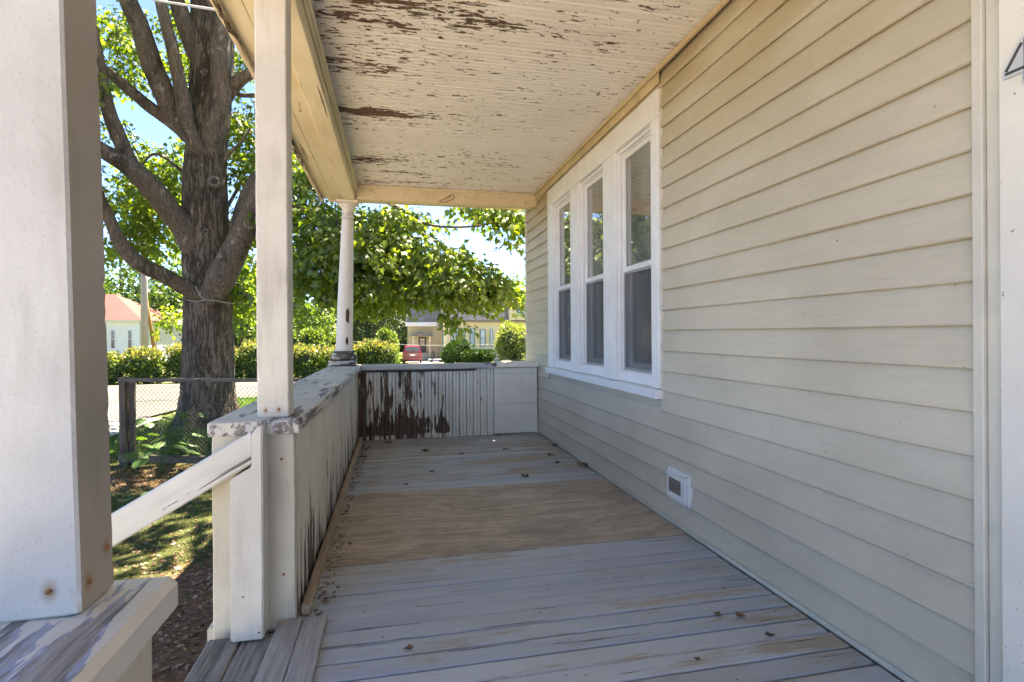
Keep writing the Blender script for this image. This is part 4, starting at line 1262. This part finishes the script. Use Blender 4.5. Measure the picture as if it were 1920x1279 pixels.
# ---- other trees and shrubs
def bush_points(blobs, n, shell=.55):
    """points and outward directions spread over a set of ellipsoids (centre, radii)"""
    P, D = [], []
    vol = np.array([b[1][0] * b[1][2] for b in blobs]); vol = vol / vol.sum()
    for (c, r), w in zip(blobs, vol):
        m = max(8, int(n * w))
        d = rng.normal(size=(m, 3)); d /= np.linalg.norm(d, axis=1, keepdims=True)
        k = rng.uniform(shell, 1.06, m) ** .7
        P.append(np.array(c) + d * k[:, None] * np.array(r)); D.append(d)
    return np.vstack(P), np.vstack(D)
def foliage(name, mat, parent, blobs, n, size, kind='quad', shell=.55, upb=.25, lumps=.0):
    P, D = bush_points(blobs, n, shell)
    if lumps:
        L = np.array([noise.noise(Vector(p * (1.3 / lumps))) for p in P])
        P = P + D * (L * lumps)[:, None]
    t = D + rng.normal(size=P.shape) * .7 + np.array((0, 0, upb))
    nn = D * .6 + rng.normal(size=P.shape) * .6 + np.array((0, 0, .4))
    s = rng.uniform(.6, 1.35, len(P)) * size
    v = np.clip(.5 + rng.normal(size=len(P)) * .22 + (rng.random(len(P)) - .5) * .3, 0, 1)
    o = link(leaf_mesh(name, P, t, nn, s, kind, v), name, mat, parent)
    o['kind'] = 'stuff'
    return o
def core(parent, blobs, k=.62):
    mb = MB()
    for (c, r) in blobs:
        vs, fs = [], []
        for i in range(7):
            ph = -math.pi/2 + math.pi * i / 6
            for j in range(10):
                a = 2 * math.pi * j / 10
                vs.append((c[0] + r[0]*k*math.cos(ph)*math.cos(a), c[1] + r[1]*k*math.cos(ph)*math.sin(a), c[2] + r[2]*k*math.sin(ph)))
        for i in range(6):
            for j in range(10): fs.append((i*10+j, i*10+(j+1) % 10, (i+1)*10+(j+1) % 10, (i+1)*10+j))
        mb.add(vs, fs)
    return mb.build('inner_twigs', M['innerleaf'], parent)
def far_tree(u, Y, h, r, mat, label, n=2600, size=.42, trunk_h=.08, group='trees beyond the street', name='background_tree'):
    p = at(u, 660, Y); z = gz(p.x, Y)
    t = thing(name, (p.x, Y, z), label, 'tree', group)
    mb = MB(); tube_mb(mb, catmull([(p.x, Y, z - .2), (p.x + .1, Y, z + h * .3), (p.x - .1, Y, z + h * .75)], 4), [h*.022, h*.02, h*.018, h*.016, h*.014, h*.012, h*.01, h*.008, h*.006], 8)
    mb.build('trunk', M['bark_far'], t)
    bl = []
    for k in range(13):
        q = rng.normal(size=3); q /= np.linalg.norm(q); q *= rng.uniform(.25, .75)
        c = (p.x + q[0] * r, Y + q[1] * r, z + h * (trunk_h + (1 - trunk_h) * .5) + q[2] * h * (1 - trunk_h) * .42)
        rr = r * rng.uniform(.34, .58)
        bl.append((c, (rr, rr, rr * .8)))
    foliage('crown', mat, t, bl, n, size, shell=.4, lumps=.5)
    return t
far_tree(228, 62, 13, 5.5, M['bgleaf'], 'tall mid green tree rising behind the red roofed white house')
far_tree(318, 58, 12, 5.0, M['bgleaf'], 'dense green tree between the utility pole and the maple trunk')
far_tree(452, 50, 9.5, 4.0, M['bgleaf_light'], 'light green tree just right of the maple trunk, beyond the hedge')
far_tree(520, 66, 14, 5.5, M['bgleaf'], 'tall green tree behind the square middle post')
far_tree(592, 44, 6.2, 2.6, M['bgleaf_light'], 'bright yellow green tree left of the round column, beyond the hedge', size=.3)
far_tree(655, 74, 14, 6, M['bgleaf_dark'], 'dark blue green tree behind the round column')
far_tree(700, 72, 11, 5, M['bgleaf_dark'], 'dark blue green tree right of the round column')
far_tree(745, 82, 13, 6, M['bgleaf_dark'], 'dark blue green tree left of the yellow house')
far_tree(990, 88, 15.5, 5.0, M['bgleaf_light'], 'pale green tree top rising over the right end of the yellow house')
far_tree(120, 70, 15, 6, M['bgleaf'], 'large green tree at the far left behind the near post')
far_tree(400, 76, 15, 6.5, M['bgleaf'], 'tall green tree far behind the maple trunk')
far_tree(-60, 45, 13, 6, M['bgleaf'], 'green street tree outside the left edge')
far_tree(30, 58, 12, 6, M['bgleaf'], 'green tree behind the near post left of the white house')

tl = bpy.data.objects.new('tree_line', None); COL.objects.link(tl); tl.location = (0, 100, -1.7)
tag(tl, 'far belt of green trees closing the view behind the houses', 'trees', kind='stuff')
bl = []
for k in range(64):
    x = -170 + 265 * k / 63 + rng.uniform(-1.5, 1.5); yv = 100 + rng.uniform(-6, 8); h = rng.uniform(8, 13) - (3 if x > 5 else 0)
    bl.append(((x, yv, -1.7 + h * .3), (3.4, 3, h * .38))); bl.append(((x + rng.uniform(-1, 1), yv, -1.7 + h * .68), (2.9, 3, h * .33)))
foliage('far_crowns', M['bgleaf'], tl, bl, 26000, .75, shell=.5, lumps=.8)
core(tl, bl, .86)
def shrub(name, label, u0, u1, v0, Y, mat, n, size, group=None, depth=1.0, kind='quad', cat='shrub', lobes=7, flat=.8):
    a, b = at(u0, 660, Y), at(u1, 660, Y)
    top = at((u0 + u1) / 2, v0, Y).z
    cx, w = (a.x + b.x) / 2, (b.x - a.x) / 2
    z = gz(cx, Y); h = top - z
    t = thing(name, (cx, Y, z), label, cat, group)
    bl = [((cx, Y, z + h * .45), (w * .8, w * depth * .8, h * .5))]
    for k in range(lobes):
        an = rng.uniform(0, 2 * math.pi); q = rng.uniform(.35, .62)
        bl.append(((cx + math.cos(an) * w * q, Y + math.sin(an) * w * depth * q, z + h * rng.uniform(.35, .72)), (w * .42, w * depth * .42, h * .3)))
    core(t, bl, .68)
    foliage('foliage', mat, t, bl, int(n * 1.4), size, kind, .8, .3, lumps=.12)
    return t
shrub('round_yew', 'rounded dark green clipped shrub in front of the yellow house', 826, 888, 639, 47, M['yew'], 3800, .16, 'shrubs before the yellow house')
shrub('spreading_juniper', 'low spreading dark green shrub beside the rounded one', 862, 928, 656, 45, M['yew'], 3200, .16, 'shrubs before the yellow house', .8)
shrub('flowering_shrub', 'tall loose yellow green shrub at the corner of the beige wall', 921, 1012, 604, 43, M['bush_yellow'], 5200, .17, 'shrubs before the yellow house', .8)
shrub('bright_shrub', 'upright bright yellow green shrub left of the red car', 706, 751, 616, 52, M['bgleaf_light'], 3200, .2, None, .8)
shrub('pale_shrub', 'pale feathery shrub behind the hedge left of the round column', 556, 610, 610, 36, M['bgleaf_light'], 2600, .16, None, .8)

def hedge(label, u0, u1, v0, v1t, Y, Yb, n):
    """clipped hedge from pixel u0 to u1, its top at v0 .. v1t, running from depth Y to Yb"""
    a, b = at(u0, v0, Y), at(u1, v1t, Yb)
    m = max(2, int((b - a).length / 1.1))
    z0 = gz((a.x + b.x) / 2, (Y + Yb) / 2)
    t = thing('hedge', ((a.x + b.x) / 2, (Y + Yb) / 2, z0), label, 'hedge', 'hedges across the street')
    bl = []
    for k in range(m + 1):
        p = a.lerp(b, k / m); z = gz(p.x, p.y); h = p.z - z + rng.uniform(-.3, .16)
        bl.append(((p.x, p.y, z + h * .34), (.75, .6, h * .4)))
        bl.append(((p.x + rng.uniform(-.2, .2), p.y, z + h * .66), (.75, .6, h * .36)))
    core(t, bl, .8)
    foliage('foliage', M['hedge'], t, bl, n, .13, 'quad', .78, .25, lumps=.22)
    tl = [((c[0], c[1], c[2] + r[2] * .75), (r[0], r[1], r[2] * .45)) for (c, r) in bl[1::2]]
    foliage('new_shoots', M['hedge_tip'], t, tl, int(n * .3), .13, 'quad', .6, .9, lumps=.3)
hedge('clipped hedge with pinkish new shoots between the posts, beyond the street', 430, 628, 652, 648, 28.5, 28.5, 9000)
hedge('hedge with pinkish new shoots between the round column and the bright shrub', 660, 724, 645, 647, 31, 31, 5500)
hedge('rough green hedge left of the maple trunk, below the white house', 200, 350, 664, 645, 27.5, 28, 7000)

# ---- utility poles, guy pole, wires
def pole(u, Y, ztop, r, mat, label, lean=0.0, name='utility_pole'):
    p = at(u, 660, Y); z = gz(p.x, Y)
    t = thing(name, (p.x, Y, z), label, 'pole')
    mb = MB(); tube_mb(mb, [(p.x, Y, z - .3), (p.x + lean * .5, Y, (z + ztop) / 2), (p.x + lean, Y, ztop)], [r, r * .88, r * .75], 14)
    mb.build('shaft', mat, t, True)
    return t, Vector((p.x + lean, Y, ztop))
tp, top1 = pole(271, 33, 8.6, .19, M['polewood'], 'grey wooden utility pole left of the maple trunk')
lumber('crossarm', top1 + Vector((-1.1, 0, -.4)), top1 + Vector((1.1, 0, -.4)), .1, .12, M['polewood'], tp)
pole(299, 33.5, 5.6, .10, M['polebrown'], 'leaning brown pole just right of the grey utility pole', -1.0, 'leaning_pole')
p = at(293.5, 660, 31.5); z = gz(p.x, 31.5)
mk = thing('marker_sign', (p.x, 31.5, z), 'narrow yellow marker on a thin post in front of the brown pole', 'sign')
mb = MB(); tube_mb(mb, [(p.x, 31.5, z - .1), (p.x, 31.5, at(294, 638, 31.5).z)], .03, 8); mb.build('post', M['metal'], mk)
a, b = at(289, 640, 31.48), at(298, 616, 31.48)
boxl('plate', (a.x, 31.46, a.z), (b.x, 31.49, b.z), M['yellow'], mk, axis=2, bev=.004)
nearp = thing('utility_pole', (-6.2, 8.4, GZ), 'wooden utility pole outside the left edge of the view', 'pole')
mb = MB(); tube_mb(mb, [(-6.2, 8.4, GZ - .2), (-6.2, 8.4, 7.2)], [.16, .12], 12); mb.build('shaft', M['polewood'], nearp, True)
def cable(a, b, sag, r, label, mat=None, name='overhead_wire'):
    a, b = Vector(a), Vector(b)
    pts = [a.lerp(b, t / 24) - Vector((0, 0, 4 * sag * (t/24) * (1 - t/24))) for t in range(25)]
    mb = MB(); tube_mb(mb, pts, r, 6)
    o = mb.build(name, mat or M['cable']); tag(o, label, 'wire', 'overhead wires'); return o
cable((-.80, 2.84, 2.72), at(-120, -90, 8.35), .05, .006, 'grey service cable running from the porch eave to the upper left')
cable(top1 + Vector((.9, 0, -.3)), at(780, 612, 57.8), .5, .02, 'thin wire crossing the dark trees right of the round column')
cable(at(660, 640, 55), at(1100, 633, 40), .5, .012, 'thin wire crossing in front of the yellow house')
cable(top1 + Vector((-.9, 0, -.3)), at(1150, 462, 60), .6, .02, 'thin wire crossing the sky beside the beige wall')

# ---- white house with the red roof
def rect(u0, u1, v0, v1, Y):
    a, b = at(u0, v1, Y), at(u1, v0, Y)
    return a.x, b.x, a.z, b.z
def block(name, parent, mat, u0, u1, v0, v1, Y, depth=.1, bev=0):
    x0, x1, z0, z1 = rect(u0, u1, v0, v1, Y)
    return MB().box((x0, Y, z0), (x1, Y + depth, z1)).build(name, mat, parent)
def window_at(parent, u0, u1, v0, v1, Y, fm, gm, bars=1):
    w = block('window', parent, fm, u0, u1, v0, v1, Y - .06, .10)
    x0, x1, z0, z1 = rect(u0, u1, v0, v1, Y - .06)
    fr = .16 * (x1 - x0)
    hh = (z1 - z0 - fr * .5 * (bars + 2)) / (bars + 1)
    for k in range(bars + 1):
        zz = z0 + fr * .5 + k * (hh + fr * .5)
        MB().box((x0 + fr, Y - .065, zz), (x1 - fr, Y - .0605, zz + hh)).build('pane', gm, w)
    return w
Yh = 48
wh = thing('white_house', at(200, 690, Yh), 'white clapboard house with a red metal roof at the far left', 'house')
block('wall', wh, M['whitewall'], 60, 261, 600, 700, Yh, 9)
x0, x1, z0, z1 = rect(52, 266, 574, 600, Yh - .6)
mb = MB(); ov = 9.7
xm = at(168, 570, Yh).x
mb.add([(x0, Yh-.6, z0), (x1, Yh-.6, z0), (x1, Yh+ov, z0), (x0, Yh+ov, z0), (x0+3, Yh+4.0, z0+2.3), (xm, Yh+4.0, z0+2.3)], [(3,2,1,0), (0,1,5,4), (1,2,5), (2,3,4,5), (3,0,4)])
mb.build('roof', M['redroof'], wh)
block('eave', wh, M['whitewall'], 54, 264.5, 600.2, 603, Yh - .5, .48)
for (a, b) in ((207, 216), (239, 248)):
    window_at(wh, a, b, 619, 654, Yh, M['whitewall'], M['farglass'])
Yr = 45
ir = thing('iron_railing', at(252, 680, Yr), 'black iron step railing beside the white house', 'railing')
for k in range(8):
    u = 238 + k * 3.7
    a, b = at(u, 684, Yr), at(u, 664, Yr)
    boxl('baluster', (a.x - .018, Yr - .018, a.z), (a.x + .018, Yr + .018, b.z), M['black'], ir, axis=2, bev=.002)
a, b = at(235, 661, Yr), at(267, 664, Yr)
lumber('top_rail', a, b, .05, .06, M['black'], ir)

# ---- yellow house across the street
Yy = 60
yh = thing('yellow_house', at(870, 690, Yy), 'pale yellow house with grey mansard roof and green trimmed windows across the street', 'house')
block('wall', yh, M['beigewall'], 767, 836, 611, 700, Yy + 2, 8)
block('wall', yh, M['yellowwall'], 832, 1075, 603, 700, Yy - 1, 9)
block('corner_board', yh, M['yellowlite'], 832, 836, 606, 700, Yy - 1.12, .1)
block('eave', yh, M['whitewall'], 760, 834, 604, 612, Yy + 1.0, .95)
def mansard(u0, u1, v0, v1, Y, lean, depth):
    x0, x1, z0, z1 = rect(u0, u1, v0, v1, Y)
    mb = MB()
    mb.add([(x0, Y, z0), (x1, Y, z0), (x1, Y + depth, z0), (x0, Y + depth, z0), (x0 + lean, Y + lean, z1), (x1 - lean, Y + lean, z1), (x1 - lean, Y + depth - lean, z1), (x0 + lean, Y + depth - lean, z1)],
           [(3,2,1,0), (4,5,6,7), (0,1,5,4), (1,2,6,5), (2,3,7,6), (3,0,4,7)])
    return mb.build('roof', M['shingle'], yh)
mansard(760.5, 835, 560, 603.6, Yy + 1.1, .8, 8)
mansard(829, 1080, 545, 600.2, Yy - 1.5, 1.3, 9.5)
block('eave', yh, M['brownpaint'], 829, 1080, 600.6, 604.5, Yy - 1.6, .58)
block('water_table', yh, M['whitewall'], 838, 1070, 651, 655, Yy - 1.14, .12)
for (a, b, c, d) in ((845, 849.5, 615, 648), (850.5, 855, 615, 648), (856, 860, 615, 648), (864.5, 872.5, 616, 649), (881, 890, 617, 650), (900, 910.5, 618, 650), (919, 924, 617, 650)):
    window_at(yh, a, b, c, d, Yy - 1.1, M['greentrim'], M['farglass_pale'])
for (a, b, c, d) in ((829, 831.5, 618, 655),):
    block('shutter', yh, M['greentrim'], a, b, c, d, Yy - 1.2, .1)
block('dormer', yh, M['yellowwall'], 955, 1000, 556, 600, Yy - 1.72, 2.2)
window_at(yh, 969, 984, 574, 593, Yy - 1.75, M['whitewall'], M['farglass'])
# entrance with hood
Ye = Yy + 2
d = block('door', yh, M['doorgrey'], 785, 799, 632, 661, Ye - .08, .1)
for (a, b, c, e) in ((788, 791.3, 635, 640), (792.3, 795.8, 635, 640), (788, 791.3, 641, 646), (792.3, 795.8, 641, 646)):
    block('pane', d, M['doorpane'], a, b, c, e, Ye - .10, .018)
x0, x1, z0, z1 = rect(769, 812, 623, 630, Ye - 1.3)
xm = (x0 + x1) / 2
MB().add([(x0, Ye-1.3, z0), (x1, Ye-1.3, z0), (xm, Ye-1.3, z1), (x0, Ye-.01, z0), (x1, Ye-.01, z0), (xm, Ye-.01, z1)], [(0,1,2), (5,4,3), (0,2,5,3), (1,4,5,2), (0,3,4,1)]).build('hood', M['shingle'], yh)
for u in (774.5, 806):
    block('hood_post', yh, M['yellowlite'], u - .8, u + .8, 630.2, 668, Ye - 1.25, .1)
block('door_step', yh, M['concrete'], 786, 807, 662, 676, Ye - 1.2, 1.1)

# ---- red car seen from behind
def car(u, Y):
    c = at(u, 663, Y); z = gz(c.x, Y) + .065
    t = thing('parked_car', (c.x, Y, z), 'red estate car seen from behind, parked on the drive by the yellow house', 'car')
    X = c.x
    def loft(name, secs, mat, parent=t):
        vs, fs = [], []
        for (y, hw, zb, zt, r) in secs:
            pr = [(-hw + r, zb), (hw - r, zb), (hw, zb + r), (hw, zt - r), (hw - r, zt), (-hw + r, zt), (-hw, zt - r), (-hw, zb + r)]
            vs += [(X + a, Y + y, z + b) for a, b in pr]
        for k in range(len(secs) - 1):
            for i in range(8):
                j = (i + 1) % 8; fs.append((k*8+i, k*8+j, (k+1)*8+j, (k+1)*8+i))
        fs.append(tuple(range(7, -1, -1))); fs.append(tuple((len(secs)-1)*8 + i for i in range(8)))
        return MB().add(vs, fs).build(name, mat, parent)
    loft('body', [(0, .84, .34, 1.02, .08), (.10, .92, .28, 1.06, .1), (1.0, .94, .24, 1.06, .1), (3.2, .93, .24, 1.02, .1), (4.2, .90, .26, .92, .12), (4.6, .80, .32, .80, .14)], M['carpaint'])
    loft('cabin', [(.06, .82, 1.04, 1.16, .04), (.30, .76, 1.05, 1.64, .1), (.7, .74, 1.05, 1.72, .12), (2.2, .72, 1.05, 1.70, .12), (3.1, .80, 1.02, 1.10, .03)], M['carpaint'])
    def quad(name, pts, mat, th=.012):
        p = [Vector((X + a, Y + b, z + c_)) for a, b, c_ in pts]
        n = (p[1] - p[0]).cross(p[3] - p[0]).normalized() * th
        return MB().add([q - n * .2 for q in p] + [q + n for q in p], [(0,1,2,3), (7,6,5,4), (0,4,5,1), (1,5,6,2), (2,6,7,3), (3,7,4,0)]).build(name, mat, t)
    quad('rear_window', [(-.68, .055, 1.19), (.68, .055, 1.19), (.61, .245, 1.58), (-.61, .245, 1.58)], M['farglass'])
    for s in (-1, 1):
        quad('tail_light', [(s*.86, .015, .80), (s*.68, -.012, .80), (s*.70, .0, 1.02), (s*.85, .03, 1.02)][::s], M['taillight'], .02)
        boxl('side_glass', (X + s*.745 - .01, Y + .5, z + 1.14), (X + s*.765 + .01, Y + 2.3, z + 1.52), M['farglass'], t, axis=1, bev=.004)
        for yy in (.75, 3.6):
            mb = MB(); tube_mb(mb, [(X + s*.72, Y + yy, z + .33), (X + s*.93, Y + yy, z + .33)], .335, 20)
            w = mb.build('wheel', M['black'], t)
            mb = MB(); tube_mb(mb, [(X + s*.925, Y + yy, z + .33), (X + s*.94, Y + yy, z + .33)], .2, 16); mb.build('rim', M['metal'], w)
    boxl('bumper', (X - .86, Y - .07, z + .36), (X + .86, Y + .06, z + .56), M['carpaint'], t, axis=0, bev=.05)
    boxl('number_plate', (X - .24, Y - .035, z + .74), (X + .24, Y - .004, z + .88), M['whitewall'], t, axis=0, bev=.004)
    boxl('tailgate_trim', (X - .5, Y - .022, z + .90), (X + .5, Y - .003, z + .94), M['metal'], t, axis=0, bev=.004)
car(773.5, 53.5)
# dark and blue yard item by the house corner
p = at(820, 672, 55); z = gz(p.x, 55)
yi = thing('yard_cart', (p.x, 55, z), 'small dark and blue wheeled item standing by the yellow house corner', 'cart')
lumber('upright', (p.x - .1, 55, z + .3), (p.x - .35, 55.1, z + 1.25), .32, .14, M['black'], yi, bev=.04)
boxl('tray', (p.x - .9, 54.7, z + .16), (p.x + .55, 55.4, z + .42), M['bluegrey'], yi, axis=0, bev=.05)
for dx in (-.6, .3):
    mb = MB(); tube_mb(mb, [(p.x + dx, 54.62, z + .16), (p.x + dx, 54.70, z + .16)], .16, 14); mb.build('wheel', M['black'], yi)

# ---- chain link fence
F0, F1 = Vector((-3.62, 8.35, 0)), Vector((-.80, 7.36, 0))
fd = (F1 - F0).normalized()
fence = thing('wire_fence', (F0.x, F0.y, gz(F0.x, F0.y)), 'rusty chain link fence with wooden rails in front of the maple', 'fence')
FZ0, FZ1 = -.44, .545
lumber('fence_post', F0 + Vector((0, 0, GZ - .2)), F0 + Vector((0, 0, .60)), .10, .10, M['fencewood'], fence, up=fd, n=12, jit=.004)
lumber('fence_post', F0 + fd * .105 + Vector((0, .02, GZ - .2)), F0 + fd * .105 + Vector((0, .02, .53)), .04, .07, M['fencewood'], fence, up=fd, n=12, jit=.003)
lumber('fence_post', F1 + Vector((0, 0, GZ - .2)), F1 + Vector((0, 0, .58)), .09, .09, M['fencewood'], fence, up=fd)
lumber('top_rail', F0 + fd * -.06 + Vector((0, -.05, .565)), F1 + Vector((0, -.05, .578)), .05, .05, M['fencerail'], fence, n=20, jit=.004)
lumber('bottom_rail', F0 + fd * -.06 + Vector((0, -.05, FZ0 - .055)), F1 + Vector((0, -.05, FZ0 - .05)), .045, .10, M['fencerail'], fence, n=20, jit=.006)
mb = MB()
cell = .062
L = (F1 - F0).length
nz = int((FZ1 - FZ0) / cell)
nn = Vector((fd.y, -fd.x, 0))
for k in range(int(L / cell)):
    pts = []
    for j in range(nz * 2 + 1):
        pts.append(F0 + fd * (k * cell + (cell * .5 if j % 2 else -cell * .0) + .03) + Vector((0, 0, FZ0 + j * cell / 2)) + nn * (.002 if j % 2 else -.002))
    tube_mb(mb, pts, .0033, 4, False)
    pts = []
    for j in range(nz * 2 + 1):
        pts.append(F0 + fd * (k * cell + (cell * .5 if j % 2 else cell * 1.0) + .03) + Vector((0, 0, FZ0 + j * cell / 2)) + nn * (-.002 if j % 2 else .002))
    tube_mb(mb, pts, .0033, 4, False)
mb.build('chain_link', M['wire'], fence)

# ---- weeds by the fence
def weed(x, y, h, nl, ls, label, seed):
    r_ = random.Random(seed)
    z = gz(x, y)
    t = thing('weed_plant', (x, y, z), label, 'weed', 'weeds along the fence')
    for k in range(nl):
        a = r_.uniform(0, 6.28); rad = r_.uniform(.06, .34)
        hz = h * r_.uniform(.45, 1.0)
        top = Vector((x + math.cos(a) * rad, y + math.sin(a) * rad, z + hz))
        mb = MB(); tube_mb(mb, catmull([(x, y, z), (x + math.cos(a) * rad * .4, y + math.sin(a) * rad * .4, z + hz * .7), top], 4), .004, 5)
        mb.build('stem', M['weedstem'], t)
        # broad heart shaped leaf, cupped and drooping
        s = ls * r_.uniform(.7, 1.15)
        d = Vector((math.cos(a), math.sin(a), -.25)).normalized(); sd = d.cross(Vector((0, 0, 1))).normalized(); u_ = sd.cross(d)
        out = [(0, 0), (.32, -.14), (.52, .12), (.5, .42), (.3, .75), (0, 1.05), (-.3, .75), (-.5, .42), (-.52, .12), (-.32, -.14)]
        vs = [top + d * .35 * s] + [top + d * q * s + sd * p_ * s - u_ * (abs(p_) * .22 + q * q * .22) * s for p_, q in out]
        n = len(out)
        me = MB().add(vs, [(0, i + 1, (i + 1) % n + 1) for i in range(n)]).mesh('leaf')
        at_ = me.attributes.new('leafvar', 'FLOAT', 'FACE'); at_.data.foreach_set('value', [r_.random()] * n)
        link(me, 'leaf', M['weed'], t, True)
for i, (u, v, Y, h, nl, ls, lab) in enumerate([
    (236, 850, 8.1, .40, 6, .20, 'broad leaved weed at the foot of the fence post'),
    (275, 850, 8.7, .62, 8, .17, 'tall broad leaved weed behind the wire left of the maple'),
    (318, 850, 8.6, .50, 8, .16, 'broad leaved weed behind the wire in front of the maple roots'),
    (300, 850, 7.85, .40, 7, .17, 'broad leaved weed growing through the bottom of the wire fence'),
    (345, 850, 9.2, .66, 8, .15, 'upright weed close to the left side of the maple trunk'),
    (262, 925, 6.2, .26, 4, .11, 'small seedling in the bare soil before the fence')]):
    p = onz(u, v, GZ); p = at(u, 800, Y)
    weed(p.x, Y, h, nl, ls, lab, i)

# ---- grass, mulch
def blades(name, n, fn, hmin, hmax, mat):
    P = []
    while len(P) < n:
        p = fn()
        if p is not None: P.append(p)
    P = np.array(P)
    t = rng.normal(size=P.shape) * .45 + np.array((0, 0, 1.0)); nn = rng.normal(size=P.shape); nn[:, 2] = 0.1
    s = rng.uniform(hmin, hmax, len(P))
    v = np.clip(rng.normal(.42, .24, len(P)), 0, 1)
    o = link(leaf_mesh(name, P, t, nn, s, 'blade', v), name, mat)
    return o
def yard():
    x, y = rng.uniform(-5.0, -.8), rng.uniform(3.4, 12.6)
    k = noise.noise(Vector((x * .8, y * .8, 3))) + .25 * noise.noise(Vector((x * 4, y * 4, 1)))
    m = (y - .35 * x - 4.6) * .5
    if abs(y - 7.5) < .8: m -= .7
    if y < 12.5 and k + m < rng.uniform(-.2, .45): return None
    return (x, y, gz(x, y))
o = blades('yard_grass', 30000, yard, .025, .07, M['grass']); tag(o, 'patchy grass in the yard beside the porch', 'grass', kind='stuff')
def verge():
    x, y = rng.uniform(-4.8, 2.5), rng.uniform(8.6, 17.4)
    return (x, y, gz(x, y))
o = blades('verge_grass', 22000, verge, .07, .2, M['weed']); tag(o, 'taller grass round the maple behind the fence', 'grass', kind='stuff')
# wood chips and dead leaves on the bare soil
n = 16000
X = rng.uniform(-3.6, -.74, n); Yv = rng.uniform(2.0, 8.3, n)
keep = (rng.random(n) < np.clip(1.15 - (Yv - .35 * X - 4.2) * .5, .12, 1)) | (np.abs(Yv - 7.6) < .5)
X, Yv = X[keep], Yv[keep]
P = np.array([(a, b, gz(a, b) + .008) for a, b in zip(X, Yv)])
t = rng.normal(size=P.shape); t[:, 2] *= .25
nn = rng.normal(size=P.shape) * .35 + np.array((0, 0, 1.0))
o = link(leaf_mesh('mulch', P, t, nn, rng.uniform(.012, .05, len(P)), 'quad'), 'mulch', M['mulch']); tag(o, 'brown wood chips and dead leaves on the soil beside the steps', 'mulch', kind='stuff')

# ---- dry leaves lying on the porch floor
def dry_leaf(u, v, size, mat, label, seed, onply=False):
    r_ = random.Random(seed)
    c = onz(u, v, .006)
    a = r_.uniform(0, 6.28)
    d = Vector((math.cos(a), math.sin(a), 0)); s = Vector((-d.y, d.x, 0))
    vs, n = [], len(MAPLE)
    for (p, q) in MAPLE:
        h = .35 * p * p + r_.uniform(0, .16) + .18 * (q - .4) ** 2
        vs.append(c + (d * (q - .4) + s * p * r_.uniform(.7, 1.1)) * size + Vector((0, 0, h * size)))
    fs = [(0, i, i % (n - 1) + 1) for i in range(1, n)]
    k = len(vs)
    vs += [p + Vector((0, 0, -.0012)) for p in vs]
    fs += [(f[0] + k, f[2] + k, f[1] + k) for f in fs]
    o = MB().add(vs, fs).build('dry_leaf', mat)
    tag(o, label, 'leaf', 'dry leaves on the porch floor')
DL = [(798, 846, .10, 0, 'dark dry leaf in the middle of the floor near the far railing'), (866, 851, .07, 0, 'small dark dry leaf right of the middle near the far railing'),
      (951, 844, .09, 1, 'tan dry leaf near the patched panels of the far railing'), (1031, 853, .08, 1, 'rusty dry leaf a little way off the siding near the far corner'), (1041, 835, .07, 0, 'dark dry leaf against the siding in the far corner'),
      (1044, 868, .06, 0, 'small dark dry leaf beside the window end of the wall'), (1095, 874, .12, 1, 'orange brown dry leaf against the siding below the window'), (983, 893, .08, 0, 'curled dark dry leaf just before the plywood edge'),
      (810, 885, .06, 0, 'thin dark dry leaf in the middle of the far boards'), (760, 909, .05, 0, 'tiny dark leaf scrap left on the boards before the plywood'), (726, 832, .11, 1, 'pale crumpled leaf at the left end of the far railing'),
      (681, 858, .08, 0, 'brown dry leaf beside the wooden strip in the far left corner'), (934, 817, .07, 0, 'dark leaf tucked under the patched railing panels'), (1387, 1154, .045, 1, 'orange dry leaf on the blue boards at the lower right'),
      (1346, 1152, .04, 1, 'tan leaf scrap left of the orange leaf at the lower right'), (1444, 1191, .035, 0, 'dark leaf scrap near the siding at the lower right'), (1307, 1236, .022, 0, 'tiny dark leaf scrap at the bottom right of the floor'), (766, 1216, .035, 1, 'brown leaf scrap at the bottom middle of the floor')]
for i, (u, v, s, m, lab) in enumerate(DL):
    dry_leaf(u, v, s, M['deadleaf'] if m else M['deadleaf_dark'], lab, i)
n = 900
k1 = int(n * .4)
X = np.concatenate([-.338 + np.abs(rng.normal(size=k1)) * .03, rng.uniform(-.3, 1.6, n - k1)])
Yv = np.concatenate([rng.uniform(2.3, 6.0, k1), 1.0 + 5 * rng.random(n - k1)])
P = np.stack([X, Yv, np.full(n, .0065)], 1)
t = rng.normal(size=P.shape); t[:, 2] *= .15
nn = rng.normal(size=P.shape) * .4 + np.array((0, 0, 1.0))
sz = np.concatenate([rng.uniform(.008, .03, k1), rng.uniform(.003, .013, n - k1)])
o = link(leaf_mesh('floor_litter', P, t, nn, sz, 'quad'), 'floor_litter', M['mulch']); tag(o, 'crumbs of leaves and wood scattered on the porch floor', 'litter', kind='stuff')
